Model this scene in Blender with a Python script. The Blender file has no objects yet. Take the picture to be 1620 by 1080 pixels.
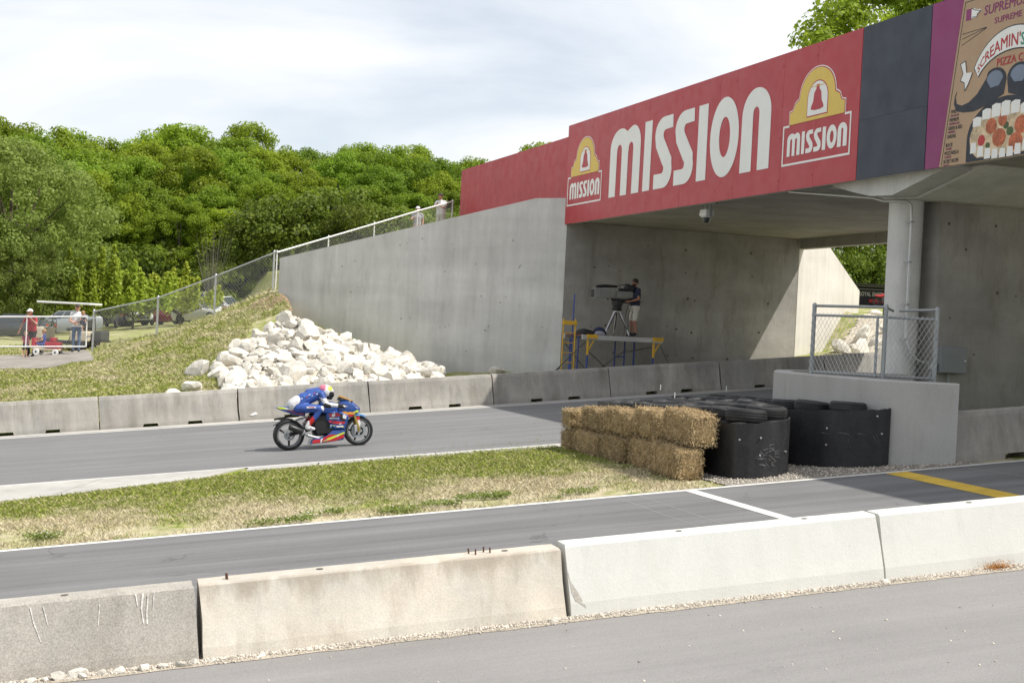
import bpy, bmesh, math, random
import numpy as np
from mathutils import Vector, Matrix
sc = bpy.context.scene
col = sc.collection
R = math.radians
random.seed(7)
RNG = np.random.default_rng(11)
GR = 0.092                      # grade of the track, rising along +X
# world: X along the track (uphill), Y across it (away), Z up

# ---------------------------------------------------------------- camera
cam_d = bpy.data.cameras.new('camera'); cam = bpy.data.objects.new('camera', cam_d); col.objects.link(cam)
cam_d.sensor_width = 36.0; cam_d.lens = 50.0; cam_d.clip_end = 3000; cam_d.clip_start = 0.1
YAW, PITCH, ROLL = R(18.7), R(-0.484), 0.05
fw = Vector((math.sin(YAW)*math.cos(PITCH), math.cos(YAW)*math.cos(PITCH), math.sin(PITCH)))
rt = Vector((math.cos(YAW), -math.sin(YAW), 0)); up = rt.cross(fw)
r2 = rt*math.cos(ROLL) + up*math.sin(ROLL); u2 = up*math.cos(ROLL) - rt*math.sin(ROLL)
cam.matrix_world = Matrix(((r2.x, u2.x, -fw.x, 0), (r2.y, u2.y, -fw.y, 0), (r2.z, u2.z, -fw.z, 3.02), (0, 0, 0, 1)))
sc.camera = cam

# ---------------------------------------------------------------- sun, sky, exposure
SUN = Vector((0.535, -0.44, 1.0)).normalized()
sd = bpy.data.lights.new('sun', 'SUN'); sd.energy = 4.2; sd.angle = R(0.6); sd.color = (1.0, 0.955, 0.88)
so = bpy.data.objects.new('sun', sd); col.objects.link(so); so.rotation_euler = SUN.to_track_quat('Z', 'Y').to_euler()
so.location = (20, -20, 60)
w = bpy.data.worlds.new('World'); sc.world = w; w.use_nodes = True
nt = w.node_tree; N = nt.nodes; L = nt.links; N.clear()
out = N.new('ShaderNodeOutputWorld'); bg = N.new('ShaderNodeBackground'); bg.inputs[1].default_value = 0.1
sky = N.new('ShaderNodeTexSky'); sky.sky_type = 'NISHITA'; sky.sun_disc = False
sky.sun_elevation = math.asin(SUN.z); sky.sun_rotation = math.atan2(SUN.x, SUN.y)
sky.air_density = 1.0; sky.dust_density = 1.2; sky.ozone_density = 1.5; sky.altitude = 250
tc = N.new('ShaderNodeTexCoord'); sep = N.new('ShaderNodeSeparateXYZ'); L.new(tc.outputs['Generated'], sep.inputs[0])
zz = N.new('ShaderNodeMath'); zz.operation = 'ADD'; zz.inputs[1].default_value = 0.22; L.new(sep.outputs[2], zz.inputs[0])
zm = N.new('ShaderNodeMath'); zm.operation = 'MAXIMUM'; zm.inputs[1].default_value = 0.05; L.new(zz.outputs[0], zm.inputs[0])
dx = N.new('ShaderNodeMath'); dx.operation = 'DIVIDE'; L.new(sep.outputs[0], dx.inputs[0]); L.new(zm.outputs[0], dx.inputs[1])
dy = N.new('ShaderNodeMath'); dy.operation = 'DIVIDE'; L.new(sep.outputs[1], dy.inputs[0]); L.new(zm.outputs[0], dy.inputs[1])
cx = N.new('ShaderNodeCombineXYZ'); L.new(dx.outputs[0], cx.inputs[0]); L.new(dy.outputs[0], cx.inputs[1])
cn = N.new('ShaderNodeTexNoise'); cn.inputs['Scale'].default_value = 1.15; cn.inputs['Detail'].default_value = 7; cn.inputs['Roughness'].default_value = 0.52; cn.inputs['Distortion'].default_value = 0.5
L.new(cx.outputs[0], cn.inputs['Vector'])
cr = N.new('ShaderNodeMapRange'); cr.inputs[1].default_value = 0.36; cr.inputs[2].default_value = 0.60; cr.inputs[3].default_value = 0.46; cr.inputs[4].default_value = 0.97
L.new(cn.outputs[0], cr.inputs[0])
mx = N.new('ShaderNodeMix'); mx.data_type = 'RGBA'; L.new(cr.outputs[0], mx.inputs[0]); L.new(sky.outputs[0], mx.inputs[6])
mx.inputs[7].default_value = (8.2, 8.35, 8.55, 1)
L.new(mx.outputs[2], bg.inputs[0]); L.new(bg.outputs[0], out.inputs[0])
sc.view_settings.view_transform = 'Standard'; sc.view_settings.look = 'None'; sc.view_settings.gamma = 1.0
sc.view_settings.use_curve_mapping = False; sc.view_settings.exposure = 0.38

# ---------------------------------------------------------------- materials
def base_mat(name):
    m = bpy.data.materials.new(name); m.use_nodes = True
    nt = m.node_tree; b = nt.nodes['Principled BSDF']
    return m, nt, b
def nnode(nt, typ, **kw):
    n = nt.nodes.new(typ)
    for k, v in kw.items(): setattr(n, k, v)
    return n
def noise(nt, vec, scale, detail=4, rough=0.6, dist=0.0):
    n = nnode(nt, 'ShaderNodeTexNoise'); n.inputs['Scale'].default_value = scale; n.inputs['Detail'].default_value = detail
    n.inputs['Roughness'].default_value = rough; n.inputs['Distortion'].default_value = dist
    if vec is not None: nt.links.new(vec, n.inputs['Vector'])
    return n.outputs[0]
def mrange(nt, v, a, b, c, d, clamp=True):
    n = nnode(nt, 'ShaderNodeMapRange'); n.clamp = clamp
    for i, x in enumerate((a, b, c, d)): n.inputs[i+1].default_value = x
    nt.links.new(v, n.inputs[0]); return n.outputs[0]
def math2(nt, op, a, b=None):
    n = nnode(nt, 'ShaderNodeMath', operation=op)
    for i, x in enumerate((a, b)):
        if x is None: continue
        if isinstance(x, (int, float)): n.inputs[i].default_value = x
        else: nt.links.new(x, n.inputs[i])
    return n.outputs[0]
def scalec(nt, colsock, f):
    n = nnode(nt, 'ShaderNodeVectorMath', operation='SCALE'); nt.links.new(colsock, n.inputs[0]); nt.links.new(f, n.inputs[3]); return n.outputs[0]
def mixc(nt, f, a, b):
    n = nnode(nt, 'ShaderNodeMix', data_type='RGBA')
    for i, x in ((0, f), (6, a), (7, b)):
        if isinstance(x, (int, float)): n.inputs[i].default_value = x
        elif isinstance(x, tuple): n.inputs[i].default_value = (*x[:3], 1)
        else: nt.links.new(x, n.inputs[i])
    return n.outputs[2]
def rgb(nt, c):
    n = nnode(nt, 'ShaderNodeRGB'); n.outputs[0].default_value = (*c[:3], 1); return n.outputs[0]
def coords(nt, scale=None, rnd=False):
    t = nnode(nt, 'ShaderNodeTexCoord'); v = t.outputs['Object']
    if rnd:
        oi = nnode(nt, 'ShaderNodeObjectInfo'); m = nnode(nt, 'ShaderNodeVectorMath', operation='SCALE'); m.inputs[0].default_value = (37, 91, 53)
        nt.links.new(oi.outputs['Random'], m.inputs[3]); a = nnode(nt, 'ShaderNodeVectorMath', operation='ADD')
        nt.links.new(v, a.inputs[0]); nt.links.new(m.outputs[0], a.inputs[1]); v = a.outputs[0]
    if scale:
        mp = nnode(nt, 'ShaderNodeMapping'); mp.inputs['Scale'].default_value = scale; nt.links.new(v, mp.inputs[0]); v = mp.outputs[0]
    return v
def bump(nt, b, h, strength, dist=0.01):
    n = nnode(nt, 'ShaderNodeBump'); n.inputs['Strength'].default_value = strength; n.inputs['Distance'].default_value = dist
    nt.links.new(h, n.inputs['Height']); nt.links.new(n.outputs[0], b.inputs['Normal'])
def MT(name, c, r=0.6, metal=0.0, var=0.1, vs=2.0, fine=0.06, fs=45, bmp=0.0, bs=60, island=0.0, spec=0.4, coat=0.0, rnd=True, objvar=0.0):
    m, nt, b = base_mat(name); v = coords(nt, rnd=rnd); cs = rgb(nt, c)
    if var: cs = scalec(nt, cs, mrange(nt, noise(nt, v, vs), 0.3, 0.7, 1-var, 1+var))
    if fine: cs = scalec(nt, cs, mrange(nt, noise(nt, v, fs, 2), 0.3, 0.7, 1-fine, 1+fine))
    if island:
        g = nnode(nt, 'ShaderNodeNewGeometry'); cs = scalec(nt, cs, mrange(nt, g.outputs['Random Per Island'], 0, 1, 1-island, 1+island))
    if objvar:
        oi = nnode(nt, 'ShaderNodeObjectInfo'); cs = scalec(nt, cs, mrange(nt, oi.outputs['Random'], 0, 1, 1-objvar, 1+objvar))
    nt.links.new(cs, b.inputs['Base Color']); b.inputs['Metallic'].default_value = metal
    b.inputs['Specular IOR Level'].default_value = spec; b.inputs['Coat Weight'].default_value = coat
    nt.links.new(mrange(nt, noise(nt, v, vs*3), 0.3, 0.7, max(r-0.08, 0.02), min(r+0.08, 1)), b.inputs['Roughness'])
    if bmp: bump(nt, b, noise(nt, v, bs, 5), bmp)
    return m
def concrete(name, c, streak=0.18, blotch=0.16, pits=0.5, stain=(0.16, 0.14, 0.11), stainamt=0.3, bands=0.08, tint=None, rnd=True, sfreq=3.5, speck=0.12, topstain=0.0):
    m, nt, b = base_mat(name); v = coords(nt, rnd=rnd)
    def mp(s):
        n = nnode(nt, 'ShaderNodeMapping'); n.inputs['Scale'].default_value = s; nt.links.new(v, n.inputs[0]); return n.outputs[0]
    cs = rgb(nt, c)
    if tint: cs = mixc(nt, mrange(nt, noise(nt, v, 0.9, 5, 0.65), 0.38, 0.66, 0, 1), cs, tint)
    cs = scalec(nt, cs, mrange(nt, noise(nt, v, 0.8, 6, 0.65, 0.3), 0.28, 0.72, 1-blotch, 1+blotch))
    cs = scalec(nt, cs, mrange(nt, noise(nt, mp((sfreq, sfreq, 0.18)), 1.0, 5, 0.7), 0.3, 0.7, 1-streak, 1+streak*0.7))
    cs = scalec(nt, cs, mrange(nt, noise(nt, mp((0.15, 0.15, 1.4)), 1.0, 3, 0.5), 0.3, 0.7, 1-bands, 1+bands))
    cs = scalec(nt, cs, mrange(nt, noise(nt, v, 70, 3, 0.7), 0.3, 0.7, 1-speck, 1+speck))
    f = mrange(nt, noise(nt, mp((2.2, 2.2, 0.55)), 1.3, 6, 0.7), 0.52, 0.72, 0, stainamt)
    cs = mixc(nt, f, cs, stain)
    if topstain:
        oc = nnode(nt, 'ShaderNodeTexCoord'); zs = nnode(nt, 'ShaderNodeSeparateXYZ'); nt.links.new(oc.outputs['Object'], zs.inputs[0])
        zz_ = math2(nt, 'ADD', zs.outputs[2], mrange(nt, noise(nt, mp((2.2, 2.2, 0.6)), 1.0, 5, 0.7), 0.3, 0.7, -0.22, 0.22))
        fs_ = math2(nt, 'MULTIPLY', mrange(nt, zz_, 0.42, 0.60, 0, topstain), mrange(nt, zs.outputs[2], 0.605, 0.625, 1, 0.25))
        cs = mixc(nt, fs_, cs, stain)
    vo = nnode(nt, 'ShaderNodeTexVoronoi'); vo.inputs['Scale'].default_value = 9; nt.links.new(v, vo.inputs['Vector'])
    pm = mrange(nt, vo.outputs['Distance'], 0.03, 0.07, pits, 0)
    pn = mrange(nt, noise(nt, v, 2.0, 2), 0.5, 0.62, 0, 1)
    cs = mixc(nt, math2(nt, 'MULTIPLY', pm, pn), cs, (0.06, 0.055, 0.05))
    nt.links.new(cs, b.inputs['Base Color']); b.inputs['Roughness'].default_value = 0.9; b.inputs['Specular IOR Level'].default_value = 0.25
    h = math2(nt, 'ADD', noise(nt, v, 55, 5, 0.7), math2(nt, 'MULTIPLY', noise(nt, v, 6, 4), 1.5)); bump(nt, b, h, 0.25, 0.012)
    return m
def asphalt(name, c, streak=0.12, speck=0.3, along=(0.04, 2.2, 1.0)):
    m, nt, b = base_mat(name); v = coords(nt)
    mp = nnode(nt, 'ShaderNodeMapping'); mp.inputs['Scale'].default_value = along; nt.links.new(v, mp.inputs[0])
    mp2 = nnode(nt, 'ShaderNodeMapping'); mp2.inputs['Scale'].default_value = (along[0]*5, along[1]*6, 1); nt.links.new(v, mp2.inputs[0])
    cs = rgb(nt, c)
    cs = scalec(nt, cs, mrange(nt, noise(nt, mp.outputs[0], 1.0, 5, 0.6), 0.3, 0.7, 1-streak, 1+streak))
    cs = scalec(nt, cs, mrange(nt, noise(nt, mp2.outputs[0], 1.0, 4, 0.6), 0.3, 0.7, 1-streak*0.6, 1+streak*0.6))
    cs = scalec(nt, cs, mrange(nt, noise(nt, v, 0.5, 5), 0.3, 0.7, 0.93, 1.07))
    cs = scalec(nt, cs, mrange(nt, noise(nt, v, 95, 3, 0.8), 0.25, 0.75, 1-speck, 1+speck))
    vo = nnode(nt, 'ShaderNodeTexVoronoi'); vo.inputs['Scale'].default_value = 42; nt.links.new(v, vo.inputs['Vector'])
    cs = mixc(nt, mrange(nt, vo.outputs['Distance'], 0.06, 0.16, 0.35, 0), cs, (0.36, 0.34, 0.31))
    ve = nnode(nt, 'ShaderNodeTexVoronoi', feature='DISTANCE_TO_EDGE'); ve.inputs['Scale'].default_value = 0.3
    wv = nnode(nt, 'ShaderNodeVectorMath', operation='ADD'); nz_ = nnode(nt, 'ShaderNodeTexNoise'); nz_.inputs['Scale'].default_value = 1.6; nz_.inputs['Detail'].default_value = 5; nt.links.new(v, nz_.inputs['Vector'])
    nt.links.new(v, wv.inputs[0]); nt.links.new(nz_.outputs['Color'], wv.inputs[1]); nt.links.new(wv.outputs[0], ve.inputs['Vector'])
    ck = math2(nt, 'MULTIPLY', mrange(nt, ve.outputs['Distance'], 0.0, 0.006, 0.55, 0), mrange(nt, noise(nt, v, 0.35, 3), 0.5, 0.56, 0, 1))
    cs = mixc(nt, ck, cs, (0.045, 0.044, 0.043))
    cs = scalec(nt, cs, mrange(nt, noise(nt, v, 1.7, 6, 0.7), 0.62, 0.75, 1.0, 0.86))
    nt.links.new(cs, b.inputs['Base Color']); b.inputs['Roughness'].default_value = 0.88; b.inputs['Specular IOR Level'].default_value = 0.3
    bump(nt, b, noise(nt, v, 120, 4, 0.8), 0.35, 0.008)
    return m
def turf(name, blade=False):
    """green lawn, straw and clover patches placed by world position"""
    m, nt, b = base_mat(name); v = coords(nt); s = nnode(nt, 'ShaderNodeSeparateXYZ'); nt.links.new(v, s.inputs[0])
    y = s.outputs[1]
    big = noise(nt, v, 0.75, 6, 0.68, 0.4)
    # the verge between track and pit lane is dry along the pit lane (a mown, gravelly edge), greener by the track
    dry1 = mrange(nt, y, 23.2, 20.4, 0.0, 0.27)
    bank = mrange(nt, y, 35, 36, 0.0, 0.17)
    dry = math2(nt, 'ADD', math2(nt, 'ADD', math2(nt, 'MULTIPLY', dry1, mrange(nt, y, 30, 30.5, 1, 0)), bank), big)
    f = mrange(nt, dry, 0.52, 0.86, 0, 1)
    mid = noise(nt, v, 4.5, 5, 0.7)
    green = mixc(nt, mrange(nt, mid, 0.35, 0.65, 0, 1), (0.155, 0.205, 0.026), (0.275, 0.305, 0.058))
    straw = mixc(nt, mrange(nt, mid, 0.35, 0.65, 0, 1), (0.40, 0.35, 0.23), (0.53, 0.475, 0.335))
    f2 = math2(nt, 'ADD', f, mrange(nt, mid, 0.3, 0.7, -0.22, 0.22)); f2 = mrange(nt, f2, 0.25, 0.85, 0, 1)
    cs = mixc(nt, f2, green, straw)
    clov = mrange(nt, noise(nt, v, 1.5, 3, 0.6), 0.60, 0.66, 0, 0.9)
    clov = math2(nt, 'MULTIPLY', clov, mrange(nt, y, 20.9, 20.2, 0, 1))
    cs = mixc(nt, clov, cs, (0.11, 0.16, 0.03))
    if blade:
        g = nnode(nt, 'ShaderNodeNewGeometry'); r = g.outputs['Random Per Island']
        cs = scalec(nt, cs, mrange(nt, r, 0, 1, 0.6, 1.5))
        r3 = math2(nt, 'FRACT', math2(nt, 'MULTIPLY', r, 17.31))
        cs = mixc(nt, mrange(nt, r3, 0.72, 0.74, 0, 0.75), cs, (0.55, 0.47, 0.28))
        b.inputs['Roughness'].default_value = 0.7; b.inputs['Specular IOR Level'].default_value = 0.2
    else:
        dirt = mrange(nt, noise(nt, v, 9, 4, 0.7), 0.5, 0.62, 0, 0.75)
        cs = mixc(nt, dirt, cs, (0.36, 0.30, 0.22)); cs = scalec(nt, cs, mrange(nt, noise(nt, v, 60, 3), 0.3, 0.7, 0.7, 1.3))
        b.inputs['Roughness'].default_value = 0.95; b.inputs['Specular IOR Level'].default_value = 0.1; bump(nt, b, noise(nt, v, 30, 5), 0.5, 0.03)
    nt.links.new(cs, b.inputs['Base Color'])
    return m
def foliage(name, c1, c2, trans=0.35):
    m, nt, b = base_mat(name); g = nnode(nt, 'ShaderNodeNewGeometry'); oi = nnode(nt, 'ShaderNodeObjectInfo')
    cs = mixc(nt, g.outputs['Random Per Island'], c1, c2)
    cs = scalec(nt, cs, mrange(nt, oi.outputs['Random'], 0, 1, 0.78, 1.2))
    h = nnode(nt, 'ShaderNodeHueSaturation'); nt.links.new(cs, h.inputs['Color'])
    nt.links.new(mrange(nt, math2(nt, 'FRACT', math2(nt, 'MULTIPLY', oi.outputs['Random'], 7.7)), 0, 1, 0.486, 0.508), h.inputs['Hue']); cs = h.outputs[0]
    nt.links.new(cs, b.inputs['Base Color']); b.inputs['Roughness'].default_value = 0.55; b.inputs['Specular IOR Level'].default_value = 0.3
    t = nnode(nt, 'ShaderNodeBsdfTranslucent'); nt.links.new(scalec(nt, cs, rgbv(nt, 1.15)), t.inputs[0])
    mxs = nnode(nt, 'ShaderNodeMixShader'); mxs.inputs[0].default_value = trans
    nt.links.new(b.outputs[0], mxs.inputs[1]); nt.links.new(t.outputs[0], mxs.inputs[2])
    nt.links.new(mxs.outputs[0], nt.nodes['Material Output'].inputs[0])
    return m
def rgbv(nt, x):
    n = nnode(nt, 'ShaderNodeValue'); n.outputs[0].default_value = x; return n.outputs[0]
def glass_dark(name, c=(0.03, 0.035, 0.04), r=0.06):
    return MT(name, c, r, var=0, fine=0, spec=0.8)
M = {}
M['asph_track'] = asphalt('track asphalt', (0.170, 0.169, 0.169))
M['asph_pit'] = asphalt('pit asphalt', (0.158, 0.157, 0.158), streak=0.2)
M['asph_road'] = asphalt('service road asphalt', (0.235, 0.226, 0.220), streak=0.05, speck=0.36)
M['turf'] = turf('turf soil'); M['blade'] = turf('grass blades', True)
M['conc_old'] = concrete('weathered concrete', (0.365, 0.342, 0.305), stainamt=0.6, streak=0.22, blotch=0.2, tint=(0.30, 0.29, 0.27))
M['conc_tan'] = concrete('tan concrete', (0.575, 0.525, 0.445), streak=0.08, stainamt=0.45, stain=(0.27, 0.22, 0.165), tint=(0.52, 0.505, 0.465), pits=0.3, topstain=0.55)
M['conc_grey'] = concrete('exposed grey concrete', (0.385, 0.36, 0.32), streak=0.1, blotch=0.2, speck=0.3, stainamt=0.3)
M['conc_white'] = concrete('new pale concrete', (0.57, 0.57, 0.535), streak=0.03, blotch=0.05, stainamt=0.10, stain=(0.45, 0.42, 0.36), pits=0.75, bands=0.02, speck=0.05)
M['conc_wall'] = concrete('bridge concrete', (0.555, 0.55, 0.54), streak=0.13, blotch=0.10, stainamt=0.22, stain=(0.22, 0.20, 0.175), pits=0.35, bands=0.08, sfreq=2.2)
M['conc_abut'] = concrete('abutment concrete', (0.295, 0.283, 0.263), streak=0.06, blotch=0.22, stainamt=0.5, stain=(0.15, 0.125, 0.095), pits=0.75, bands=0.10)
M['conc_bright'] = concrete('bright wing concrete', (0.56, 0.53, 0.48), streak=0.1, blotch=0.08, stainamt=0.1, pits=0.2)
M['conc_nose'] = concrete('nose wall concrete', (0.40, 0.39, 0.375), streak=0.04, blotch=0.07, stainamt=0.2, pits=0.2, bands=0.02)
M['apron'] = concrete('concrete apron', (0.42, 0.405, 0.375), streak=0.08, blotch=0.16, stainamt=0.3, rnd=False)
M['white_line'] = MT('white road paint', (0.62, 0.61, 0.58), 0.7, var=0.12, vs=3, fine=0.12, fs=60)
M['yellow_line'] = MT('yellow road paint', (0.60, 0.40, 0.05), 0.7, var=0.15, vs=2, fine=0.15, fs=50)
M['gravel'] = MT('gravel bed', (0.38, 0.335, 0.27), 0.95, var=0.2, vs=6, fine=0.45, fs=55, bmp=0.9, bs=50)
M['gravel_dark'] = MT('grey gravel bed', (0.26, 0.235, 0.205), 0.95, var=0.2, vs=1.2, fine=0.4, fs=35, bmp=0.9, bs=40)
M['pebble'] = MT('gravel stones', (0.46, 0.415, 0.355), 0.9, var=0.1, island=0.5, fine=0.1)
M['rock'] = MT('limestone', (0.60, 0.57, 0.505), 0.92, var=0.22, vs=1.6, fine=0.22, fs=14, bmp=0.9, bs=9, objvar=0.24)
M['dirt'] = MT('bare soil', (0.23, 0.16, 0.10), 0.95, var=0.25, vs=4, fine=0.3, fs=30, bmp=0.8, bs=20)
M['red_sign'] = MT('red sign vinyl', (0.40, 0.032, 0.042), 0.42, var=0.05, vs=1.0, fine=0.02, fs=12)
M['red_sign2'] = MT('red parapet vinyl', (0.41, 0.030, 0.044), 0.45, var=0.06, vs=0.8, fine=0.02)
M['navy_sign'] = MT('navy sign vinyl', (0.021, 0.028, 0.048), 0.45, var=0.15, vs=0.7, fine=0.05, bmp=0.15, bs=1.5)
M['magenta_sign'] = MT('magenta vinyl', (0.22, 0.022, 0.12), 0.45, var=0.08, vs=0.6, fine=0.02)
M['tan_sign'] = MT('kraft brown vinyl', (0.40, 0.27, 0.17), 0.5, var=0.05, vs=1.2, fine=0.05)
M['white_vinyl'] = MT('white vinyl', (0.74, 0.74, 0.73), 0.45, var=0.03, fine=0.02)
M['yellow_vinyl'] = MT('yellow vinyl', (0.66, 0.47, 0.09), 0.45, var=0.04, fine=0.02)
M['ink'] = MT('dark print', (0.018, 0.022, 0.035), 0.5, var=0.1, fine=0.05)
M['slate_print'] = MT('slate print', (0.16, 0.20, 0.28), 0.5, var=0.1, fine=0.05)
M['red_print'] = MT('red print', (0.42, 0.03, 0.035), 0.5, var=0.08, fine=0.05)
M['green_print'] = MT('green print', (0.03, 0.26, 0.16), 0.5, var=0.08)
M['pepperoni'] = MT('pepperoni print', (0.42, 0.11, 0.045), 0.5, var=0.35, vs=5, fine=0.3, fs=18)
M['cheese'] = MT('cheese print', (0.56, 0.43, 0.28), 0.5, var=0.35, vs=5, fine=0.2, fs=15)
M['pepper_green'] = MT('green pepper print', (0.06, 0.09, 0.03), 0.5, var=0.3, vs=6)
M['galv'] = MT('galvanised steel', (0.50, 0.51, 0.52), 0.45, metal=0.75, var=0.1, fine=0.06)
M['galv_dull'] = MT('dull galvanised steel', (0.30, 0.32, 0.33), 0.5, metal=0.5, var=0.12, fine=0.06)
M['white_pipe'] = MT('white painted pipe', (0.74, 0.74, 0.73), 0.5, var=0.05)
M['wire'] = MT('fence wire', (0.56, 0.57, 0.57), 0.5, metal=0.5, var=0, fine=0)
M['rubber'] = MT('tyre rubber', (0.022, 0.022, 0.023), 0.62, var=0.3, vs=5, fine=0.15, bmp=0.15, bs=25, objvar=0.25)
M['belt'] = MT('conveyor belt rubber', (0.020, 0.020, 0.022), 0.5, var=0.3, vs=2.5, fine=0.2, fs=20, bmp=0.15, bs=5)
M['scuff'] = MT('scuffed rubber', (0.16, 0.16, 0.16), 0.7, var=0.4, vs=9, fine=0.3)
M['bolt'] = MT('bolt head steel', (0.55, 0.54, 0.52), 0.4, metal=0.6, var=0.1)
M['rust'] = MT('rusty steel', (0.10, 0.045, 0.03), 0.85, var=0.3, vs=20)
M['straw'] = MT('straw', (0.41, 0.315, 0.18), 0.75, var=0.22, vs=3.5, fine=0.1, island=0.42, spec=0.25, objvar=0.1)
M['straw_core'] = MT('packed straw', (0.24, 0.17, 0.085), 0.9, var=0.3, vs=5, fine=0.4, fs=35, bmp=0.9, bs=40, objvar=0.1)
M['bark'] = MT('bark', (0.075, 0.058, 0.042), 0.95, var=0.3, vs=3, fine=0.25, bmp=0.7, bs=9)
# ---------------------------------------------------------------- mesh helpers
class MB:
    def __init__(s): s.v = []; s.f = []
    def add(s, vs, fs):
        o = len(s.v); s.v += [tuple(v) for v in vs]; s.f += [tuple(i+o for i in f) for f in fs]; return s
    def bx(s, x0, x1, y0, y1, z0, z1, M4=None):
        vs = [Vector((x, y, z)) for z in (z0, z1) for y in (y0, y1) for x in (x0, x1)]
        if M4 is not None: vs = [M4 @ v for v in vs]
        return s.add(vs, [(0, 2, 3, 1), (4, 5, 7, 6), (0, 1, 5, 4), (2, 6, 7, 3), (0, 4, 6, 2), (1, 3, 7, 5)])
    def cbx(s, x0, x1, y0, y1, z0, z1, b=0.01, M4=None):
        """chamfered box"""
        bm = bmesh.new(); bmesh.ops.create_cube(bm, size=1)
        for v in bm.verts: v.co = Vector(((x0+x1)/2+v.co.x*(x1-x0), (y0+y1)/2+v.co.y*(y1-y0), (z0+z1)/2+v.co.z*(z1-z0)))
        bmesh.ops.bevel(bm, geom=bm.edges[:], offset=b, segments=2, affect='EDGES', profile=0.6)
        bm.verts.index_update(); vs = [(M4 @ v.co if M4 is not None else v.co.copy()) for v in bm.verts]
        fs = [tuple(v.index for v in f.verts) for f in bm.faces]; bm.free(); return s.add(vs, fs)
    def tube(s, p0, p1, r0, r1=None, n=8, cap=True):
        r1 = r0 if r1 is None else r1; p0 = Vector(p0); p1 = Vector(p1); d = (p1-p0).normalized()
        a = d.orthogonal().normalized(); b = d.cross(a); vs = []
        for p, r in ((p0, r0), (p1, r1)):
            for i in range(n):
                t = 2*math.pi*i/n; vs.append(p + a*(r*math.cos(t)) + b*(r*math.sin(t)))
        fs = [(i, (i+1) % n, n+(i+1) % n, n+i) for i in range(n)]
        if cap: fs += [tuple(range(n-1, -1, -1)), tuple(range(n, 2*n))]
        return s.add(vs, fs)
    def path(s, pts, rs, n=8):
        pts = [Vector(p) for p in pts]
        if isinstance(rs, (int, float)): rs = [rs]*len(pts)
        vs = []; a = None
        for i, p in enumerate(pts):
            d = (pts[min(i+1, len(pts)-1)] - pts[max(i-1, 0)]).normalized()
            if a is None: a = d.orthogonal().normalized()
            else:
                a = (a - d*a.dot(d)); a = a.normalized() if a.length > 1e-6 else d.orthogonal().normalized()
            b = d.cross(a)
            for k in range(n):
                t = 2*math.pi*k/n; vs.append(p + a*(rs[i]*math.cos(t)) + b*(rs[i]*math.sin(t)))
        fs = [(i*n+k, i*n+(k+1) % n, (i+1)*n+(k+1) % n, (i+1)*n+k) for i in range(len(pts)-1) for k in range(n)]
        m = len(pts); fs += [tuple(range(n-1, -1, -1)), tuple(range((m-1)*n, m*n))]
        return s.add(vs, fs)
    def lathe(s, prof, c=(0, 0, 0), axis='z', n=24, closed=False):
        """prof: (radius, height) along the axis"""
        vs = []; c = Vector(c)
        for r, h in prof:
            for k in range(n):
                t = 2*math.pi*k/n; x, y = r*math.cos(t), r*math.sin(t)
                vs.append(c + (Vector((x, y, h)) if axis == 'z' else Vector((x, h, y)) if axis == 'y' else Vector((h, x, y))))
        m = len(prof); q = m if closed else m-1
        fs = [(i*n+k, i*n+(k+1) % n, ((i+1) % m)*n+(k+1) % n, ((i+1) % m)*n+k) for i in range(q) for k in range(n)]
        if axis == 'y': fs = [f[::-1] for f in fs]
        if not closed: fs += [tuple(range(n-1, -1, -1)), tuple(range((m-1)*n, m*n))]
        return s.add(vs, fs)
    def ell(s, c, r, n=12, m=8, rot=None):
        c = Vector(c); vs = []; 
        if isinstance(r, (int, float)): r = (r, r, r)
        for i in range(m+1):
            ph = math.pi*i/m
            for k in range(n):
                t = 2*math.pi*k/n; v = Vector((r[0]*math.sin(ph)*math.cos(t), r[1]*math.sin(ph)*math.sin(t), r[2]*math.cos(ph)))
                vs.append(c + (rot @ v if rot else v))
        fs = [(i*n+k, (i+1)*n+k, (i+1)*n+(k+1) % n, i*n+(k+1) % n) for i in range(m) for k in range(n)]
        return s.add(vs, fs)
    def prism(s, poly, fn, d0, d1):
        """poly of (a,b); fn(a,b,d) -> point"""
        n = len(poly); vs = [fn(a, b, d0) for a, b in poly] + [fn(a, b, d1) for a, b in poly]
        return s.add(vs, [tuple(range(n-1, -1, -1)), tuple(range(n, 2*n))] + [(i, (i+1) % n, n+(i+1) % n, n+i) for i in range(n)])
    def build(s, name, mat, parent=None, smooth=False, loc=None, rot=None, tri=False):
        me = bpy.data.meshes.new(name); me.from_pydata(s.v, [], s.f)
        bm = bmesh.new(); bm.from_mesh(me)
        bmesh.ops.remove_doubles(bm, verts=bm.verts, dist=1e-5)
        if tri: bmesh.ops.triangulate(bm, faces=[f for f in bm.faces if len(f.verts) > 4])
        bmesh.ops.recalc_face_normals(bm, faces=bm.faces); bm.to_mesh(me); bm.free()
        if isinstance(mat, str): mat = M[mat]
        me.materials.append(mat)
        if smooth:
            me.polygons.foreach_set('use_smooth', [True]*len(me.polygons))
            try: me.set_sharp_from_angle(angle=R(40))
            except Exception: pass
        return link(name, me, parent, loc, rot)
def link(name, me, parent=None, loc=None, rot=None):
    o = bpy.data.objects.new(name, me); col.objects.link(o)
    if parent: o.parent = parent
    if loc is not None: o.location = loc
    if rot is not None: o.rotation_euler = rot
    return o
def tag(o, label, cat, group=None):
    o['label'] = label; o['category'] = cat
    if group: o['group'] = group
    return o
def thing(name, label, cat, loc=(0, 0, 0), rz=0.0, group=None, rot=None):
    o = bpy.data.objects.new(name, None); col.objects.link(o); o.location = loc; o.empty_display_size = 0.2
    o.rotation_euler = rot if rot else (0, 0, rz); return tag(o, label, cat, group)
def struct(o): o['kind'] = 'structure'; return o
def stuff(o): o['kind'] = 'stuff'; return o
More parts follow.
